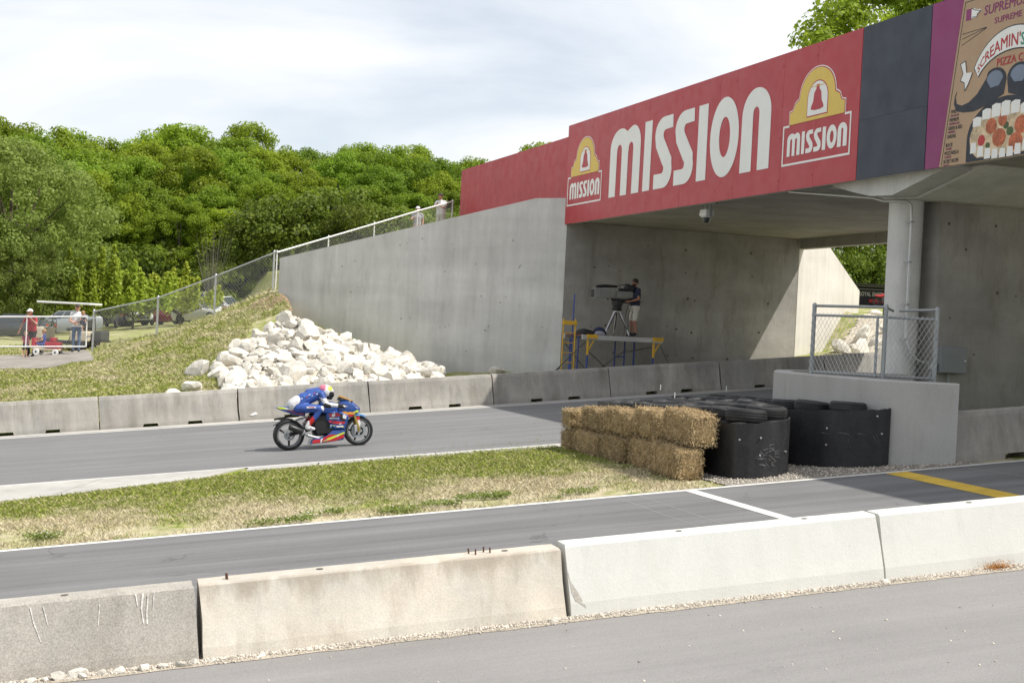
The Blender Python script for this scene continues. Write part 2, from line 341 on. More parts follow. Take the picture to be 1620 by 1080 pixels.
def dup(root, loc, rot=None, label=None, scale=None):
    r = root.copy(); col.objects.link(r); r.location = loc
    if rot is not None: r.rotation_euler = rot
    if scale is not None: r.scale = scale
    if label: r['label'] = label
    for ch in list(root.children):
        c = ch.copy(); col.objects.link(c); c.parent = r
        for g in list(ch.children):
            d = g.copy(); col.objects.link(d); d.parent = c
    return r
def np_mesh(name, V, Fq, mat, parent=None, smooth=False):
    """V (n,3) floats, Fq (m,k) ints"""
    me = bpy.data.meshes.new(name); V = np.asarray(V, dtype=np.float32); Fq = np.asarray(Fq, dtype=np.int32); m, k = Fq.shape
    me.vertices.add(len(V)); me.vertices.foreach_set('co', V.ravel())
    me.loops.add(m*k); me.loops.foreach_set('vertex_index', Fq.ravel())
    me.polygons.add(m); me.polygons.foreach_set('loop_start', np.arange(0, m*k, k, dtype=np.int32)); me.polygons.foreach_set('loop_total', np.full(m, k, dtype=np.int32))
    me.update(calc_edges=True); me.validate()
    if smooth: me.polygons.foreach_set('use_smooth', [True]*m)
    me.materials.append(M[mat] if isinstance(mat, str) else mat)
    return me

# ---------------------------------------------------------------- terrain height
def pz(s): return GR*np.clip(s, -40, 55)
ES = np.array([(-80, -0.6), (-12, 0.5), (0, 1.12), (2.1, 1.5), (4.2, 2.17), (6.1, 2.96), (7.97, 3.93), (15.8, 6.7), (24, 6.7), (30.3, 4.35), (34, 4.2), (60, 5.2), (120, 6.5)])
def ez(s): return np.interp(s, ES[:, 0], ES[:, 1])
def wall_t(s):
    return np.where(s < 15.6, 41.6+(15.6-s)*0.826, np.where(s < 23.9, 41.5, 41.5+(s-23.9)*1.0))
def sm(x): x = np.clip(x, 0, 1); return x*x*(3-2*x)
def gz(s, t):
    s = np.asarray(s, float); t = np.asarray(t, float)
    p = pz(s); foot = p + 0.32*np.clip((t-35.45)/0.5, 0, 1)
    tb = np.where(s < 7.85, 48.0 + np.clip(4-s, 0, 3)*0.8, np.where(s < 30.3, wall_t(s), 48.0))
    back = np.where(s < 7.85, ez(s), np.where(s < 15.6, np.maximum(3.3-0.42*(s-7.85), p+0.36), np.where(s < 24.2, p+0.36, np.where(s < 30.3, np.minimum(p+0.36+0.62*np.maximum(s-26.6, 0), 4.3), ez(s)))))
    q = np.clip((t-35.9)/(tb-35.9), 0, 1); q = 0.72*q + 0.28*sm(q)
    zin = foot + (back-foot)*q
    behind = (t > wall_t(s)+0.5) & (s >= 7.85) & (s <= 30.3)
    z = np.where(t <= 35.45, p, np.where(behind, ez(s), zin))
    sh = 2.5*np.clip((t-60)/40, 0, 1); lot = np.where(s < 12.5+sh, np.interp(s, [-80, -1, 9, 15], [-0.4, 1.05, 2.1, 2.8]), np.minimum(2.5+(s-12.5-sh)*1.4, 6.7)); k = sm((t-52.2)/5.0)
    z = np.where((s < 19) & (t > 52.2), z*(1-k)+np.minimum(lot, z)*k, z)
    z = z + np.where((t > 62) & (s > 24), np.clip(t-62, 0, 60)*0.03, 0)
    return z
def bumps(s, t):
    return 0.03*np.sin(s*1.7+0.4*t)*np.sin(t*1.3+0.7*s) + 0.02*np.sin(s*4.1-t*2.2)
def grid(xs, ys, zf, dz=0.0):
    X, Y = np.meshgrid(xs, ys, indexing='ij'); Z = zf(X, Y)+dz
    V = np.stack([X, Y, Z], -1).reshape(-1, 3); a, b = len(xs), len(ys)
    I = np.arange(a*b).reshape(a, b); Fq = np.stack([I[:-1, :-1], I[1:, :-1], I[1:, 1:], I[:-1, 1:]], -1).reshape(-1, 4)
    return V, Fq
# ---------------------------------------------------------------- ground and roads
def lin(a, b, n): return list(np.linspace(a, b, n))
xs = np.array(sorted(set(np.round(lin(-400, -30, 20) + lin(-30, -4, 20) + list(np.arange(-4, 34, 0.25)) + lin(34, 60, 25) + lin(60, 500, 24), 3))))
ys = np.array(sorted(set(np.round(lin(-150, 10, 20) + lin(10, 35, 26) + list(np.arange(35, 60, 0.25)) + lin(60, 170, 40) + lin(170, 1200, 22), 3))))
def ground_f(X, Y):
    z = gz(X, Y); wt = np.clip((Y-36.2)/2, 0, 1); return z + bumps(X, Y)*wt - 0.012*(Y < 35.45)
V, Fq = grid(xs, ys, ground_f)
struct(link('ground', np_mesh('ground', V, Fq, 'turf', smooth=True)))
sx = np.array(lin(-120, -40, 6) + lin(-38, 54, 47) + lin(56, 160, 8))
def strip(name, t0, t1, mat, dz, s0=-120, s1=160, fn=None):
    x = sx[(sx > s0+0.01) & (sx < s1-0.01)]; x = np.concatenate([[s0], x, [s1]])
    V, Fq = grid(x, np.linspace(t0, t1, 3), lambda X, Y: pz(X), dz)
    o = link(name, np_mesh(name, V, Fq, mat)); return struct(o)
strip('track', 25.24, 34.75, 'asph_track', 0.004)
strip('pit_lane', 12.25, 18.62, 'asph_pit', 0.004)
strip('service_road', -30, 11.86, 'asph_road', 0.002)
strip('track_edge_line', 25.24, 25.34, 'white_line', 0.008)
strip('track_far_line', 34.22, 34.36, 'white_line', 0.008)
strip('track_far_shoulder', 34.45, 34.97, 'apron', 0.0075)
strip('pit_edge_line', 18.46, 18.58, 'white_line', 0.008)
def patch(name, poly, mat, dz, parent=None):
    m = MB(); n = len(poly); m.add([(s, t, float(pz(s))+dz) for s, t in poly], [tuple(range(n))])
    return m.build(name, mat, parent)
struct(patch('pit_stop_line', [(8.98, 18.45), (8.95, 15.7), (8.93, 12.5), (9.10, 12.5), (9.12, 15.7), (9.15, 18.45)], 'white_line', 0.0085))
struct(patch('pit_yellow_line', [(12.28, 18.45), (12.02, 12.5), (12.4, 12.5), (12.66, 18.45)], 'yellow_line', 0.0085))
for a, b, wd in ((7.9, 7.75, 0.006), (8.25, 8.1, 0.005), (13.6, 14.1, 0.012)):
    struct(patch('pit_chalk_line', [(a, 18.4), (b, 12.6), (b+wd, 12.6), (a+wd, 18.4)], 'apron', 0.0075))
# concrete apron beside the track, cast in slabs with skewed joints
edge = [(-14, 22.3), (-4, 22.7), (-0.4, 23.15), (1.4, 23.7), (3.0, 24.28), (3.7, 24.62)]
apron = struct(link('apron', None)); apron.empty_display_size = 0.2
def edge_t(s): return float(np.interp(s, [e[0] for e in edge]+[6.5, 9.3], [e[1] for e in edge]+[24.98, 25.06]))
js = [-14, -11, -8, -5.4, -3.2, -1.0, 1.3, 3.7]
for a, b in zip(js[:-1], js[1:]):
    sk = 0.9; g = 0.012
    poly = [(a+g, 25.23), (a-sk*0+g-0.9, edge_t(a-0.9)), (b-g-0.9, edge_t(b-0.9)), (b-g, 25.23)]
    m = MB(); m.add([(s, t, float(pz(s))+0.012+random.uniform(0, .003)) for s, t in poly] + [(s, t, float(pz(s))-0.05) for s, t in poly], [(3, 2, 1, 0), (0, 1, 5, 4), (1, 2, 6, 5), (2, 3, 7, 6), (3, 0, 4, 7)])
    m.build('slab', 'apron', apron)
for a, b in zip([3.74, 5.0, 6.4, 7.9], [5.0, 6.4, 7.9, 9.6]):
    g = 0.012; poly = [(a+g, 25.23), (a+g-0.1, 24.78), (b-g-0.1, 24.83), (b-g, 25.23)]
    m = MB(); m.add([(s, t, float(pz(s))+0.012+random.uniform(0, .003)) for s, t in poly] + [(s, t, float(pz(s))-0.05) for s, t in poly], [(3, 2, 1, 0), (0, 1, 5, 4), (1, 2, 6, 5), (2, 3, 7, 6), (3, 0, 4, 7)])
    m.build('slab', 'apron', apron)
# gravel
def over(name, s0, s1, t0, t1, mat, dz, n=(30, 12), jag=0.0):
    X = np.linspace(s0, s1, n[0]); Y = np.linspace(t0, t1, n[1]); V, Fq = grid(X, Y, lambda a, b: gz(a, b) + bumps(a, b)*np.clip((b-36.2)/2, 0, 1), dz)
    if jag:
        e = np.abs(V[:, 1]-t0) < 1e-6; V[e, 1] += RNG.uniform(-jag, jag, e.sum()); e = np.abs(V[:, 1]-t1) < 1e-6; V[e, 1] += RNG.uniform(-jag, jag, e.sum())
    return struct(link(name, np_mesh(name, V, Fq, mat)))
over('gravel_lane', -14, 2.0, 47.6, 57.5, 'gravel_dark', 0.02, (40, 24), 0.12)
over('gravel_margin', -6, 14, 11.80, 12.25, 'gravel', 0.006, (120, 4), 0.02)
over('gravel_bed', 9.75, 14.2, 18.60, 25.2, 'gravel_dark', 0.006, (20, 20), 0.03)
over('gravel_ledge', 8.2, 31, 35.5, 36.6, 'gravel_dark', 0.03, (80, 6), 0.05)
# loose gravel stones
def pebbles(name, pts, rmin, rmax, mat, n=6):
    P = np.array(pts); k = len(P); r = RNG.uniform(rmin, rmax, k)
    base = np.array([(1, 0, 0), (0, 1, 0), (-1, 0, 0), (0, -1, 0), (0, 0, 1), (0, 0, -1)], float)
    F0 = np.array([(0, 1, 4), (1, 2, 4), (2, 3, 4), (3, 0, 4), (1, 0, 5), (2, 1, 5), (3, 2, 5), (0, 3, 5)])
    sc3 = RNG.uniform(0.6, 1.3, (k, 6, 1)); an = RNG.uniform(0, 6.28, k); c, s = np.cos(an), np.sin(an)
    B = base[None]*sc3*r[:, None, None]; B[:, :, 2] *= 0.7
    X = B[:, :, 0]*c[:, None]-B[:, :, 1]*s[:, None]; Y = B[:, :, 0]*s[:, None]+B[:, :, 1]*c[:, None]
    V = np.stack([X, Y, B[:, :, 2]], -1)+P[:, None, :]; Fq = (F0[None]+(np.arange(k)*6)[:, None, None]).reshape(-1, 3)
    return stuff(link(name, np_mesh(name, V.reshape(-1, 3), Fq, mat)))
pts = []
for i in range(9000):
    s = RNG.uniform(-1.5, 12); t = 12.0 - abs(RNG.normal(0, 0.075)) + 0.01
    if t < 11.62: continue
    pts.append((s, t, GR*s+0.008))
for i in range(500):
    s = RNG.uniform(-1.5, 12); t = RNG.uniform(9.0, 11.8); 
    if RNG.random() < 0.3: pts.append((s, t, GR*s+0.003))
tag(pebbles('gravel_stones', pts, 0.006, 0.017, 'pebble'), 'pale gravel strewn along the foot of the near concrete barriers', 'gravel')
pts = [(s, t, GR*s+0.012) for s, t in zip(RNG.uniform(9.7, 14, 4500), RNG.uniform(18.62, 21.5, 4500))]
tag(pebbles('gravel_stones', pts, 0.01, 0.022, 'pebble'), 'loose grey gravel around the belted tyres', 'gravel')
# ---------------------------------------------------------------- grass blades
def blades(name, pts, hmin, hmax, wd, lean=0.5, label=None, k=3):
    P = np.array(pts); n = len(P); h = RNG.uniform(hmin, hmax, n)*RNG.choice([0.6, 1, 1, 1.35], n); a = RNG.uniform(0, 6.283, n); l = RNG.uniform(0.1, lean, n)
    dx, dy = np.cos(a), np.sin(a); ww = wd*RNG.uniform(0.7, 1.5, n); b = RNG.uniform(0, 6.283, n); wx, wy = np.cos(b)*ww, np.sin(b)*ww
    V = np.zeros((n, 4, 3)); V[:, 0] = P+np.stack([wx, wy, 0*h], -1); V[:, 1] = P-np.stack([wx, wy, 0*h], -1)
    mid = P+np.stack([dx*h*l*0.5, dy*h*l*0.5, h*0.6], -1); V[:, 2] = mid-np.stack([wx, wy, 0*h], -1)*0.6
    V[:, 3] = P+np.stack([dx*h*l*1.6, dy*h*l*1.6, h], -1)
    I = np.arange(n)[:, None]*4
    Fq = np.concatenate([I+np.array([[0, 1, 2]]), I+np.array([[0, 2, 3]])], 0)
    o = stuff(link(name, np_mesh(name, V.reshape(-1, 3), Fq, 'blade')))
    return tag(o, label, 'grass')
n = 300000; s = RNG.uniform(-2.5, 10.0, n); t = RNG.uniform(18.64, 25.05, n)
et = np.interp(s, [e[0] for e in edge]+[6.5, 9.3], [e[1] for e in edge]+[24.98, 25.06])
keep = (t < et-0.02+RNG.normal(0, 0.05, n)) & ~((s > 9.42) & (t > 19.2)) & (s < 9.6+RNG.normal(0, .15, n))
dens = np.clip((t-18.6)/3.5, 0.22, 1); keep &= RNG.random(n) < dens + 0.25*np.sin(s*2.1+t*1.7)*np.sin(s*0.9-t*2.3)
s, t = s[keep], t[keep]
blades('verge_grass', np.stack([s, t, GR*s-0.01], -1), 0.02, 0.05, 0.0042, 0.9, 'short patchy grass on the verge between track and pit lane')
n = 330000; s = RNG.uniform(-2.5, 13.5, n); t = 35.6 + (RNG.random(n)**0.9)*14.5
keep = (t < np.where(s > 7.8, wall_t(s)-0.1, 60)) & ~((t > 47.4) & (s < 2.0)) & ~((s > 4.6) & (t < 46-(s-4.6)*0.2) & (s > 4.3+(t-36)*0.25))
s, t = s[keep], t[keep]
blades('bank_grass', np.stack([s, t, gz(s, t)+bumps(s, t)*np.clip((t-36.2)/2, 0, 1)-0.01], -1), 0.03, 0.075, 0.0085, 1.1, 'dry tufted grass on the bank behind the far barriers')
n = 90000; s = RNG.uniform(-3, 16, n); t = RNG.uniform(50, 70, n); keep = ~((t < 57.6) & (s < 2.1)) & ~((s > 7.8) & (t < wall_t(s)+0.8))
s, t = s[keep], t[keep]
blades('field_grass', np.stack([s, t, gz(s, t)+bumps(s, t)*np.clip((t-36.2)/2, 0, 1)-0.01], -1), 0.04, 0.1, 0.016, 0.8, 'mown grass of the car park beyond the wire fence')
# clover clumps along the pit lane
pts = []
for c in range(11):
    cs, ct = RNG.uniform(-1.5, 8.8), RNG.uniform(18.75, 19.9); rr = RNG.uniform(0.08, 0.34)
    for i in range(int(1500*rr)):
        a, q = RNG.uniform(0, 6.28), rr*math.sqrt(RNG.random()); pts.append((cs+1.5*q*math.cos(a), max(18.64, ct+0.7*q*math.sin(a)), 0))
P = np.array(pts); P[:, 2] = GR*P[:, 0] + RNG.uniform(0.01, 0.08, len(P)); n = len(P)
M['clover'] = foliage('clover leaves', (0.10, 0.15, 0.022), (0.20, 0.26, 0.05), 0.3)
M['clover_flower'] = MT('clover flowers', (0.68, 0.64, 0.55), 0.8, var=0.1)
def leaf_mesh(name, P, size, mat, flat=0.6, asp=0.7, nrm=None):
    n = len(P); nz = RNG.normal(0, 1, (n, 3)); nz[:, 2] = np.abs(nz[:, 2])+flat
    if nrm is not None: nz = nrm+RNG.normal(0, .45, (n, 3))+np.array([0, 0, .25])
    nz = nz.copy(); nz /= np.linalg.norm(nz, axis=1)[:, None]
    a = np.cross(nz, RNG.normal(0, 1, (n, 3))); a /= np.linalg.norm(a, axis=1)[:, None]; b = np.cross(nz, a)
    sz = (RNG.uniform(0.6, 1.25, n)*size)[:, None]; V = np.stack([P-a*sz, P-b*sz*asp+nz*sz*0.15, P+a*sz, P+b*sz*asp+nz*sz*0.15], 1)
    return np_mesh(name, V.reshape(-1, 3), np.arange(4*n).reshape(n, 4), mat)
tag(stuff(link('clover_patch', leaf_mesh('clover_patch', P, 0.018, 'clover'))), 'dark green clover clumps in the dry verge along the pit lane', 'clover')
Pf = P[RNG.random(n) < 0.05]+np.array([0, 0, 0.03])
tag(pebbles('clover_flowers', Pf, 0.008, 0.014, 'clover_flower'), 'tiny white clover blossoms in the verge beside the pit lane', 'flowers')
# bare soil at the end of the wing wall
V, Fq = grid(np.linspace(6.3, 8.0, 22), np.linspace(45.9, 49.0, 26), lambda a, b: gz(np.minimum(a, 7.84), b)+bumps(a, b)+0.03*np.sin(a*5)*np.cos(b*4)-0.12*np.hypot((a-7.5)/0.95, (b-47.5)/1.5)**4+0.03)
tag(link('soil_scar', np_mesh('soil_scar', V, Fq, 'dirt', smooth=True)), 'washed-out brown soil beside the end of the bridge wing wall', 'soil')
# ---------------------------------------------------------------- concrete barriers
def barrier_mesh(Lb, h, prof_front, tw, base, notches, seed, chip=0.012):
    """x 0..Lb, front face toward -y; profile (y,z) from the foot up to the top edge"""
    rg = random.Random(seed); m = MB()
    xs = {0.0, Lb}
    for i in range(1, 26): xs.add(round(Lb*i/26+rg.uniform(-.03, .03), 3))
    for a, b in notches: xs |= {a, b, a+0.06, b-0.06}
    xs = sorted(x for x in xs if 0 <= x <= Lb)
    def zb(x):
        for a, b in notches:
            if a+0.055 <= x <= b-0.055: return 0.085
        return -0.06
    front = prof_front; back = [(base-y, z) for y, z in reversed(front)]
    ring = []
    for i, x in enumerate(xs):
        j = 0.0
        if i in (0, len(xs)-1): j = 0.0
        pts = []
        for k, (y, z) in enumerate(front + back):
            c = rg.uniform(0, chip) if k in (len(front)-2, len(front)-1) else rg.uniform(-.002, .002)
            edge = (i == 0 or i == len(xs)-1)
            pts.append([x + (0.012 if i == 0 else -0.012 if edge else 0)*(1 if 0 < k < len(front)+len(back)-1 and rg.random() < 0.5 else 0), y + (c if k < len(front) else -c)*0.6, z - (c*0.5 if k in (len(front)-1, len(front)) else 0)])
        pts[0][2] = zb(x); pts[-1][2] = zb(x)
        if zb(x) > 0: pts[1][2] = max(pts[1][2], zb(x)+0.01); pts[-2][2] = max(pts[-2][2], zb(x)+0.01)
        ring.append(pts)
    n = len(ring[0]); vs = [p for r in ring for p in r]; fs = []
    for i in range(len(xs)-1):
        for k in range(n): fs.append((i*n+k, (i+1)*n+k, (i+1)*n+(k+1) % n, i*n+(k+1) % n))
    fs += [tuple(range(n)), tuple(range((len(xs)-1)*n+n-1, (len(xs)-1)*n-1, -1))]
    m.add(vs, fs); return m
TILT = -math.atan(GR)
near_prof = [(0, -.06), (0.012, 0.10), (0.055, 0.32), (0.105, 0.60), (0.125, 0.625)]
near_mats = ['conc_grey', 'conc_grey', 'conc_tan', 'conc_white', 'conc_white', 'conc_white']
near_lab = ['dark grey scraped concrete barrier with its left end out of view', 'dark grey speckled concrete barrier with white scrapes on its face',
            'tan stained concrete barrier with rusty bolts standing on its top', 'clean white concrete barrier with a cracked chipped corner',
            'clean white concrete barrier beside the orange dry weed', 'white concrete barrier beyond the orange dry weed']
K = math.cos(TILT); near_s = [-5.05, -1.79, 1.47, 4.74, 8.05, 11.33, 14.6]
near_b = []
for i in range(1, 6):
    s0, s1 = near_s[i], near_s[i+1]; hgt = [0, -.01, 0.0, 0.025, 0.02, 0.02][i]
    o = barrier_mesh((s1-s0-0.035)/K, 0.62, near_prof, 0.2, 0.46, [], 100+i, 0.014).build('concrete_barrier', near_mats[i], None, smooth=False, loc=(s0+0.018, 12.0+[0, 0.01, 0, -.012, 0.012, 0][i], GR*s0+hgt), rot=(0, TILT, 0))
    tag(o, near_lab[i], 'barrier', 'barriers between service road and pit lane'); near_b.append(o)
# details on the near barriers
def onb(i, x, y, z): return (x, y, z)
def face_y(z): return float(np.interp(z, [p[1] for p in near_prof], [p[0] for p in near_prof]))-0.003
def scrape(par, pts, wd, mat='white_vinyl'):
    m = MB(); 
    for (a, b) in zip(pts[:-1], pts[1:]):
        w0 = wd*random.uniform(0.5, 1.1); vs = [(a[0]-w0, face_y(a[1]), a[1]), (a[0]+w0, face_y(a[1]), a[1]), (b[0]+w0*.8, face_y(b[1]), b[1]), (b[0]-w0*.8, face_y(b[1]), b[1])]
        m.add(vs, [(0, 1, 2, 3)])
    m.build('scrape_mark', mat, par)
M['scrape'] = MT('pale scrape', (0.62, 0.60, 0.56), 0.9, var=0.3, vs=18, fine=0.3)
M['patch_dark'] = MT('dark stain', (0.11, 0.10, 0.085), 0.9, var=0.3, vs=9, fine=0.3)
g = near_b[0]
for pts, wd in (([(1.93, .58), (1.95, .46), (2.0, .30)], .006), ([(2.03, .58), (2.06, .42)], .005), ([(2.47, .55), (2.45, .38)], .004), ([(2.36, .10), (2.55, .13), (2.8, .17)], .004),
                ([(2.82, .60), (2.8, .48), (2.81, .36)], .009), ([(2.86, .59), (2.84, .44), (2.84, .35)], .008), ([(2.91, .6), (2.89, .46)], .007), ([(2.76, .6), (2.77, .5)], .006)):
    scrape(g, pts, wd, 'scrape')
tb = near_b[1]
for x, y in ((2.42, .26), (2.46, .19), (2.56, .27), (2.60, .2), (0.24, .22), (0.25, .19)):
    MB().tube((x, y, 0.60), (x+random.uniform(-.006, .006), y, 0.672), 0.0075, n=6).build('anchor_bolt', 'rust', tb)
for b, x in ((tb, 2.75), (tb, 1.05), (near_b[0], 2.2), (near_b[2], 1.2), (near_b[2], 2.55), (near_b[3], 1.15)):
    MB().lathe([(0.032, .004), (0.03, .006)], (x, 0.23, 0.622), n=12).build('lifting_hole', 'patch_dark', b)
MB().path([(1.95, .25, .61), (1.95, .25, .66), (1.955, .235, .675), (1.97, .25, .69), (1.955, .265, .675), (1.95, .25, .66)], 0.006, 6).build('ring_bolt', 'galv', near_b[3])
# broken corner spall between the tan and the white barrier
m = MB(); m.add([(0.0, face_y(.42), .42), (0.02, face_y(.30), .30), (0.10, face_y(.16), .16), (0.15, face_y(.05), .05), (0.05, face_y(.12)+.0, .12), (0.02, face_y(.2), .2)], [(0, 1, 2, 3, 4, 5)]); m.build('spalled_corner', 'conc_grey', near_b[2], tri=True)
# far barriers
far_prof = [(0, -.06), (0.01, 0.09), (0.035, 0.22), (0.10, 0.70), (0.13, 0.775)]
far_lab = ['tan barrier with two drain slots, its left end out of view', 'clean grey barrier with two drain slots below the grassy bank', 'grey barrier with a white splash of paint behind the motorcycle',
           'grey barrier below the middle of the white rock pile', 'shaded barrier in front of the tall wing wall', 'barrier in front of the yellow ladder and scaffold', 'barrier in the shade below the TV camera platform',
           'shaded barrier past the scaffold under the bridge', 'barrier half hidden behind the curved nose wall', 'sunlit barrier seen through the wire cage under the bridge', 'last barrier seen through the bridge opening', 'barrier beyond the bridge below the far white rocks']
for i in range(12):
    s0 = -1.6+3.26*i; Lb = 3.235/K
    nt_ = [(0.95, 1.38), (2.0, 2.42)] if i != 2 else [(1.05, 1.5)]
    o = barrier_mesh(Lb, 0.775, far_prof, 0.2, 0.5, nt_, 200+i, 0.01).build('concrete_barrier', 'conc_old', None, loc=(s0+0.01, 34.98+random.uniform(-.008, .008), GR*s0+random.uniform(-.008, .008)), rot=(0, TILT, 0))
    tag(o, 'far track barrier: '+far_lab[i], 'barrier', 'barriers along the far side of the track')
    if i == 2:
        q = MB(); q.add([(0.25, .002, .12), (0.33, .001, .115), (0.42, .004, .13), (0.45, .009, .17), (0.38, .011, .19), (0.30, .007, .155)], [(0, 1, 2, 3, 4, 5)]); q.build('paint_splash', 'white_vinyl', o)
for i in range(3):
    s0 = 13.78+3.26*i
    o = barrier_mesh(3.23/K, 0.775, far_prof, 0.2, 0.5, [(0.95, 1.45), (2.0, 2.42)], 300+i, 0.02).build('concrete_barrier', 'conc_old', None, loc=(s0+0.01, 18.9, GR*s0), rot=(0, TILT, 0))
    tag(o, ['stained barrier butted against the curved nose wall by the pit lane', 'second barrier from the nose wall along the pit lane under the bridge', 'third barrier from the nose wall along the pit lane'][i], 'barrier', 'barriers under the pit side of the bridge')

# ---------------------------------------------------------------- bridge
br = thing('bridge', 'concrete road bridge over the race track with flared wing walls and round pier column', 'bridge', (15.7, 41.5, 0))
def bp(o):
    o.matrix_parent_inverse = br.matrix_world.inverted(); return o
bpy.context.view_layer.update()
br_inv = Matrix.Translation((-15.7, -41.5, 0))
def bbuild(m, name, mat, smooth=False, tri=True):
    o = m.build(name, mat, br, smooth=smooth, tri=tri); o.matrix_parent_inverse = br_inv; return o
# near wing wall: elevation polygon along its length
def wing(name, A, B, prof, th, mat):
    A = Vector((*A, 0)); B = Vector((*B, 0)); d = (B-A); Lw = d.length; d.normalize(); nb = Vector((-d.y, d.x, 0))
    if nb.y < 0: nb = -nb
    m = MB(); m.prism([(a*Lw, z) for a, z in prof], lambda a, z, q: A + d*a + nb*q + Vector((0, 0, z)), 0.0, th)
    return bbuild(m, name, mat)
wing('wing_wall', (15.66, 41.5), (7.85, 48.0), [(0, 0.4), (1, 0.9), (1, 5.03), (0.105, 7.17), (0, 7.19)], 0.8, 'conc_wall')
wing('wing_wall', (23.9, 41.5), (30.3, 47.9), [(0, 0.9), (1, 1.5), (1, 5.18), (0.15, 7.2), (0, 7.2)], 0.8, 'conc_bright')
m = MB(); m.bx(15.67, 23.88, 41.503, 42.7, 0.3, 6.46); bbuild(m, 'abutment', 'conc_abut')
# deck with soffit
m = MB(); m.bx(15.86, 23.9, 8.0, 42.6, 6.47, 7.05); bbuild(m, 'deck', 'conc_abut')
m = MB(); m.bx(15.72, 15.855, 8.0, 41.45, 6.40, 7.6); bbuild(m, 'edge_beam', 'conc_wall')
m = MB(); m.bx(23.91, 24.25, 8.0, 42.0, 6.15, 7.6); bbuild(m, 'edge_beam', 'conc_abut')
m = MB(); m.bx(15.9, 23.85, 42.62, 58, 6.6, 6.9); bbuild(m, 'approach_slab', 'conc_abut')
for k in range(6):
    m = MB(); m.bx(24.26, 24.5, 27.5+2.4*k, 27.62+2.4*k, 6.2, 6.6); bbuild(m, 'bracket', 'galv_dull')
# formwork tie holes
for k in range(34):
    f = random.uniform(.04, .96); z = random.choice([2.2, 3.1, 4.0, 4.9, 5.7])+random.uniform(-.15, .15); x, y = 15.66+(7.85-15.66)*f, 41.5+6.5*f
    if z > 7.0-2.2*f or z < 4.2*f+.6: continue
    bbuild(MB().tube((x+.003, y+.004, z), (x-.0064*1.2, y-.0077*1.2, z), random.uniform(.018, .035), n=8), 'tie_hole', 'conc_grey')
for k in range(26):
    x, z = random.uniform(16, 23.5), random.choice([2.4, 3.3, 4.2, 5.1, 5.9])+random.uniform(-.1, .1); bbuild(MB().tube((x, 41.51, z), (x, 41.497, z), random.uniform(.02, .045), n=8), 'tie_hole', 'patch_dark')
for k in range(14):
    x, z = random.uniform(17.4, 20.5), random.choice([2.9, 3.6, 4.3, 5.0, 5.6])+random.uniform(-.1, .1); bbuild(MB().tube((x, 24.46, z), (x, 24.446, z), random.uniform(.02, .04), n=8), 'tie_hole', 'patch_dark')
# pier
capx = [(27.6, 6.48), (26.9, 6.42), (26.0, 6.26), (25.2, 6.05), (24.0, 6.0), (22.9, 6.24), (22.0, 6.46)]
m = MB(); m.prism(capx + [(22.0, 6.75), (27.6, 6.75)], lambda t, z, s: Vector((s, t, z)), 16.42, 23.8); bbuild(m, 'pier_cap', 'conc_wall')
m = MB(); m.prism([(26.6, 6.44), (25.6, 6.20), (24.9, 6.06), (24.1, 6.02), (22.4, 6.40), (22.4, 6.7), (26.6, 6.7)], lambda t, z, s: Vector((s, t, z)), 15.87, 16.41); bbuild(m, 'pier_cap', 'conc_wall')
m = MB(); m.lathe([(0.345, 1.3), (0.345, 6.06)], (16.8, 24.98, 0), n=40); bbuild(m, 'column', 'conc_wall', smooth=True)
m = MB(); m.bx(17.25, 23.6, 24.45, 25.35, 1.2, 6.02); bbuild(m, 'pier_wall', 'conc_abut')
# conduit and boxes
cond = MB().path([(15.9, 28.2, 6.40), (16.36, 25.5, 6.10), (16.42, 25.2, 6.02), (16.41, 24.78, 6.0), (16.50, 24.52, 5.98), (16.56, 24.47, 5.9), (16.58, 24.46, 5.6), (16.58, 24.46, 4.4), (16.58, 24.46, 3.25), (16.66, 24.40, 2.95), (16.85, 24.36, 2.80), (17.1, 24.36, 2.76), (17.4, 24.36, 2.75)], 0.028, 8)
c = cond.build('conduit', 'galv', None, smooth=True); tag(c, 'thin grey electrical conduit clipped down the round pier column', 'conduit')
for z in (5.55, 4.75, 3.9, 3.2):
    q = MB(); q.bx(16.54, 16.62, 24.42, 24.60, z, z+0.03); q.build('clip', 'galv_dull', c)
eb = thing('electrical_box', 'grey metal electrical cabinet beside the pier column', 'electrical box', (17.58, 24.44, 2.42))
def par(m, name, mat, p, **k): return m.build(name, mat, p, **k)
M['box_grey'] = MT('grey enamel', (0.20, 0.215, 0.22), 0.5, var=0.06)
par(MB().cbx(-.30, .30, -.24, 0, 0.16, 0.70, 0.012), 'cabinet', 'box_grey', eb)
par(MB().cbx(-.285, .285, -.256, -.242, 0.175, 0.685, 0.006), 'door', 'box_grey', eb)
par(MB().bx(.21, .25, -.275, -.257, .40, .44), 'latch', 'galv', eb)
par(MB().cbx(-.46, -.33, -.15, 0, 0.22, 0.36, 0.01), 'switch_box', 'galv', eb)
par(MB().tube((-.42, -.05, -1), (-.42, -.05, .22), .02), 'riser_pipe', 'galv_dull', eb); par(MB().tube((.0, -.06, -1), (.0, -.06, .16), .018), 'riser_pipe', 'galv_dull', eb)
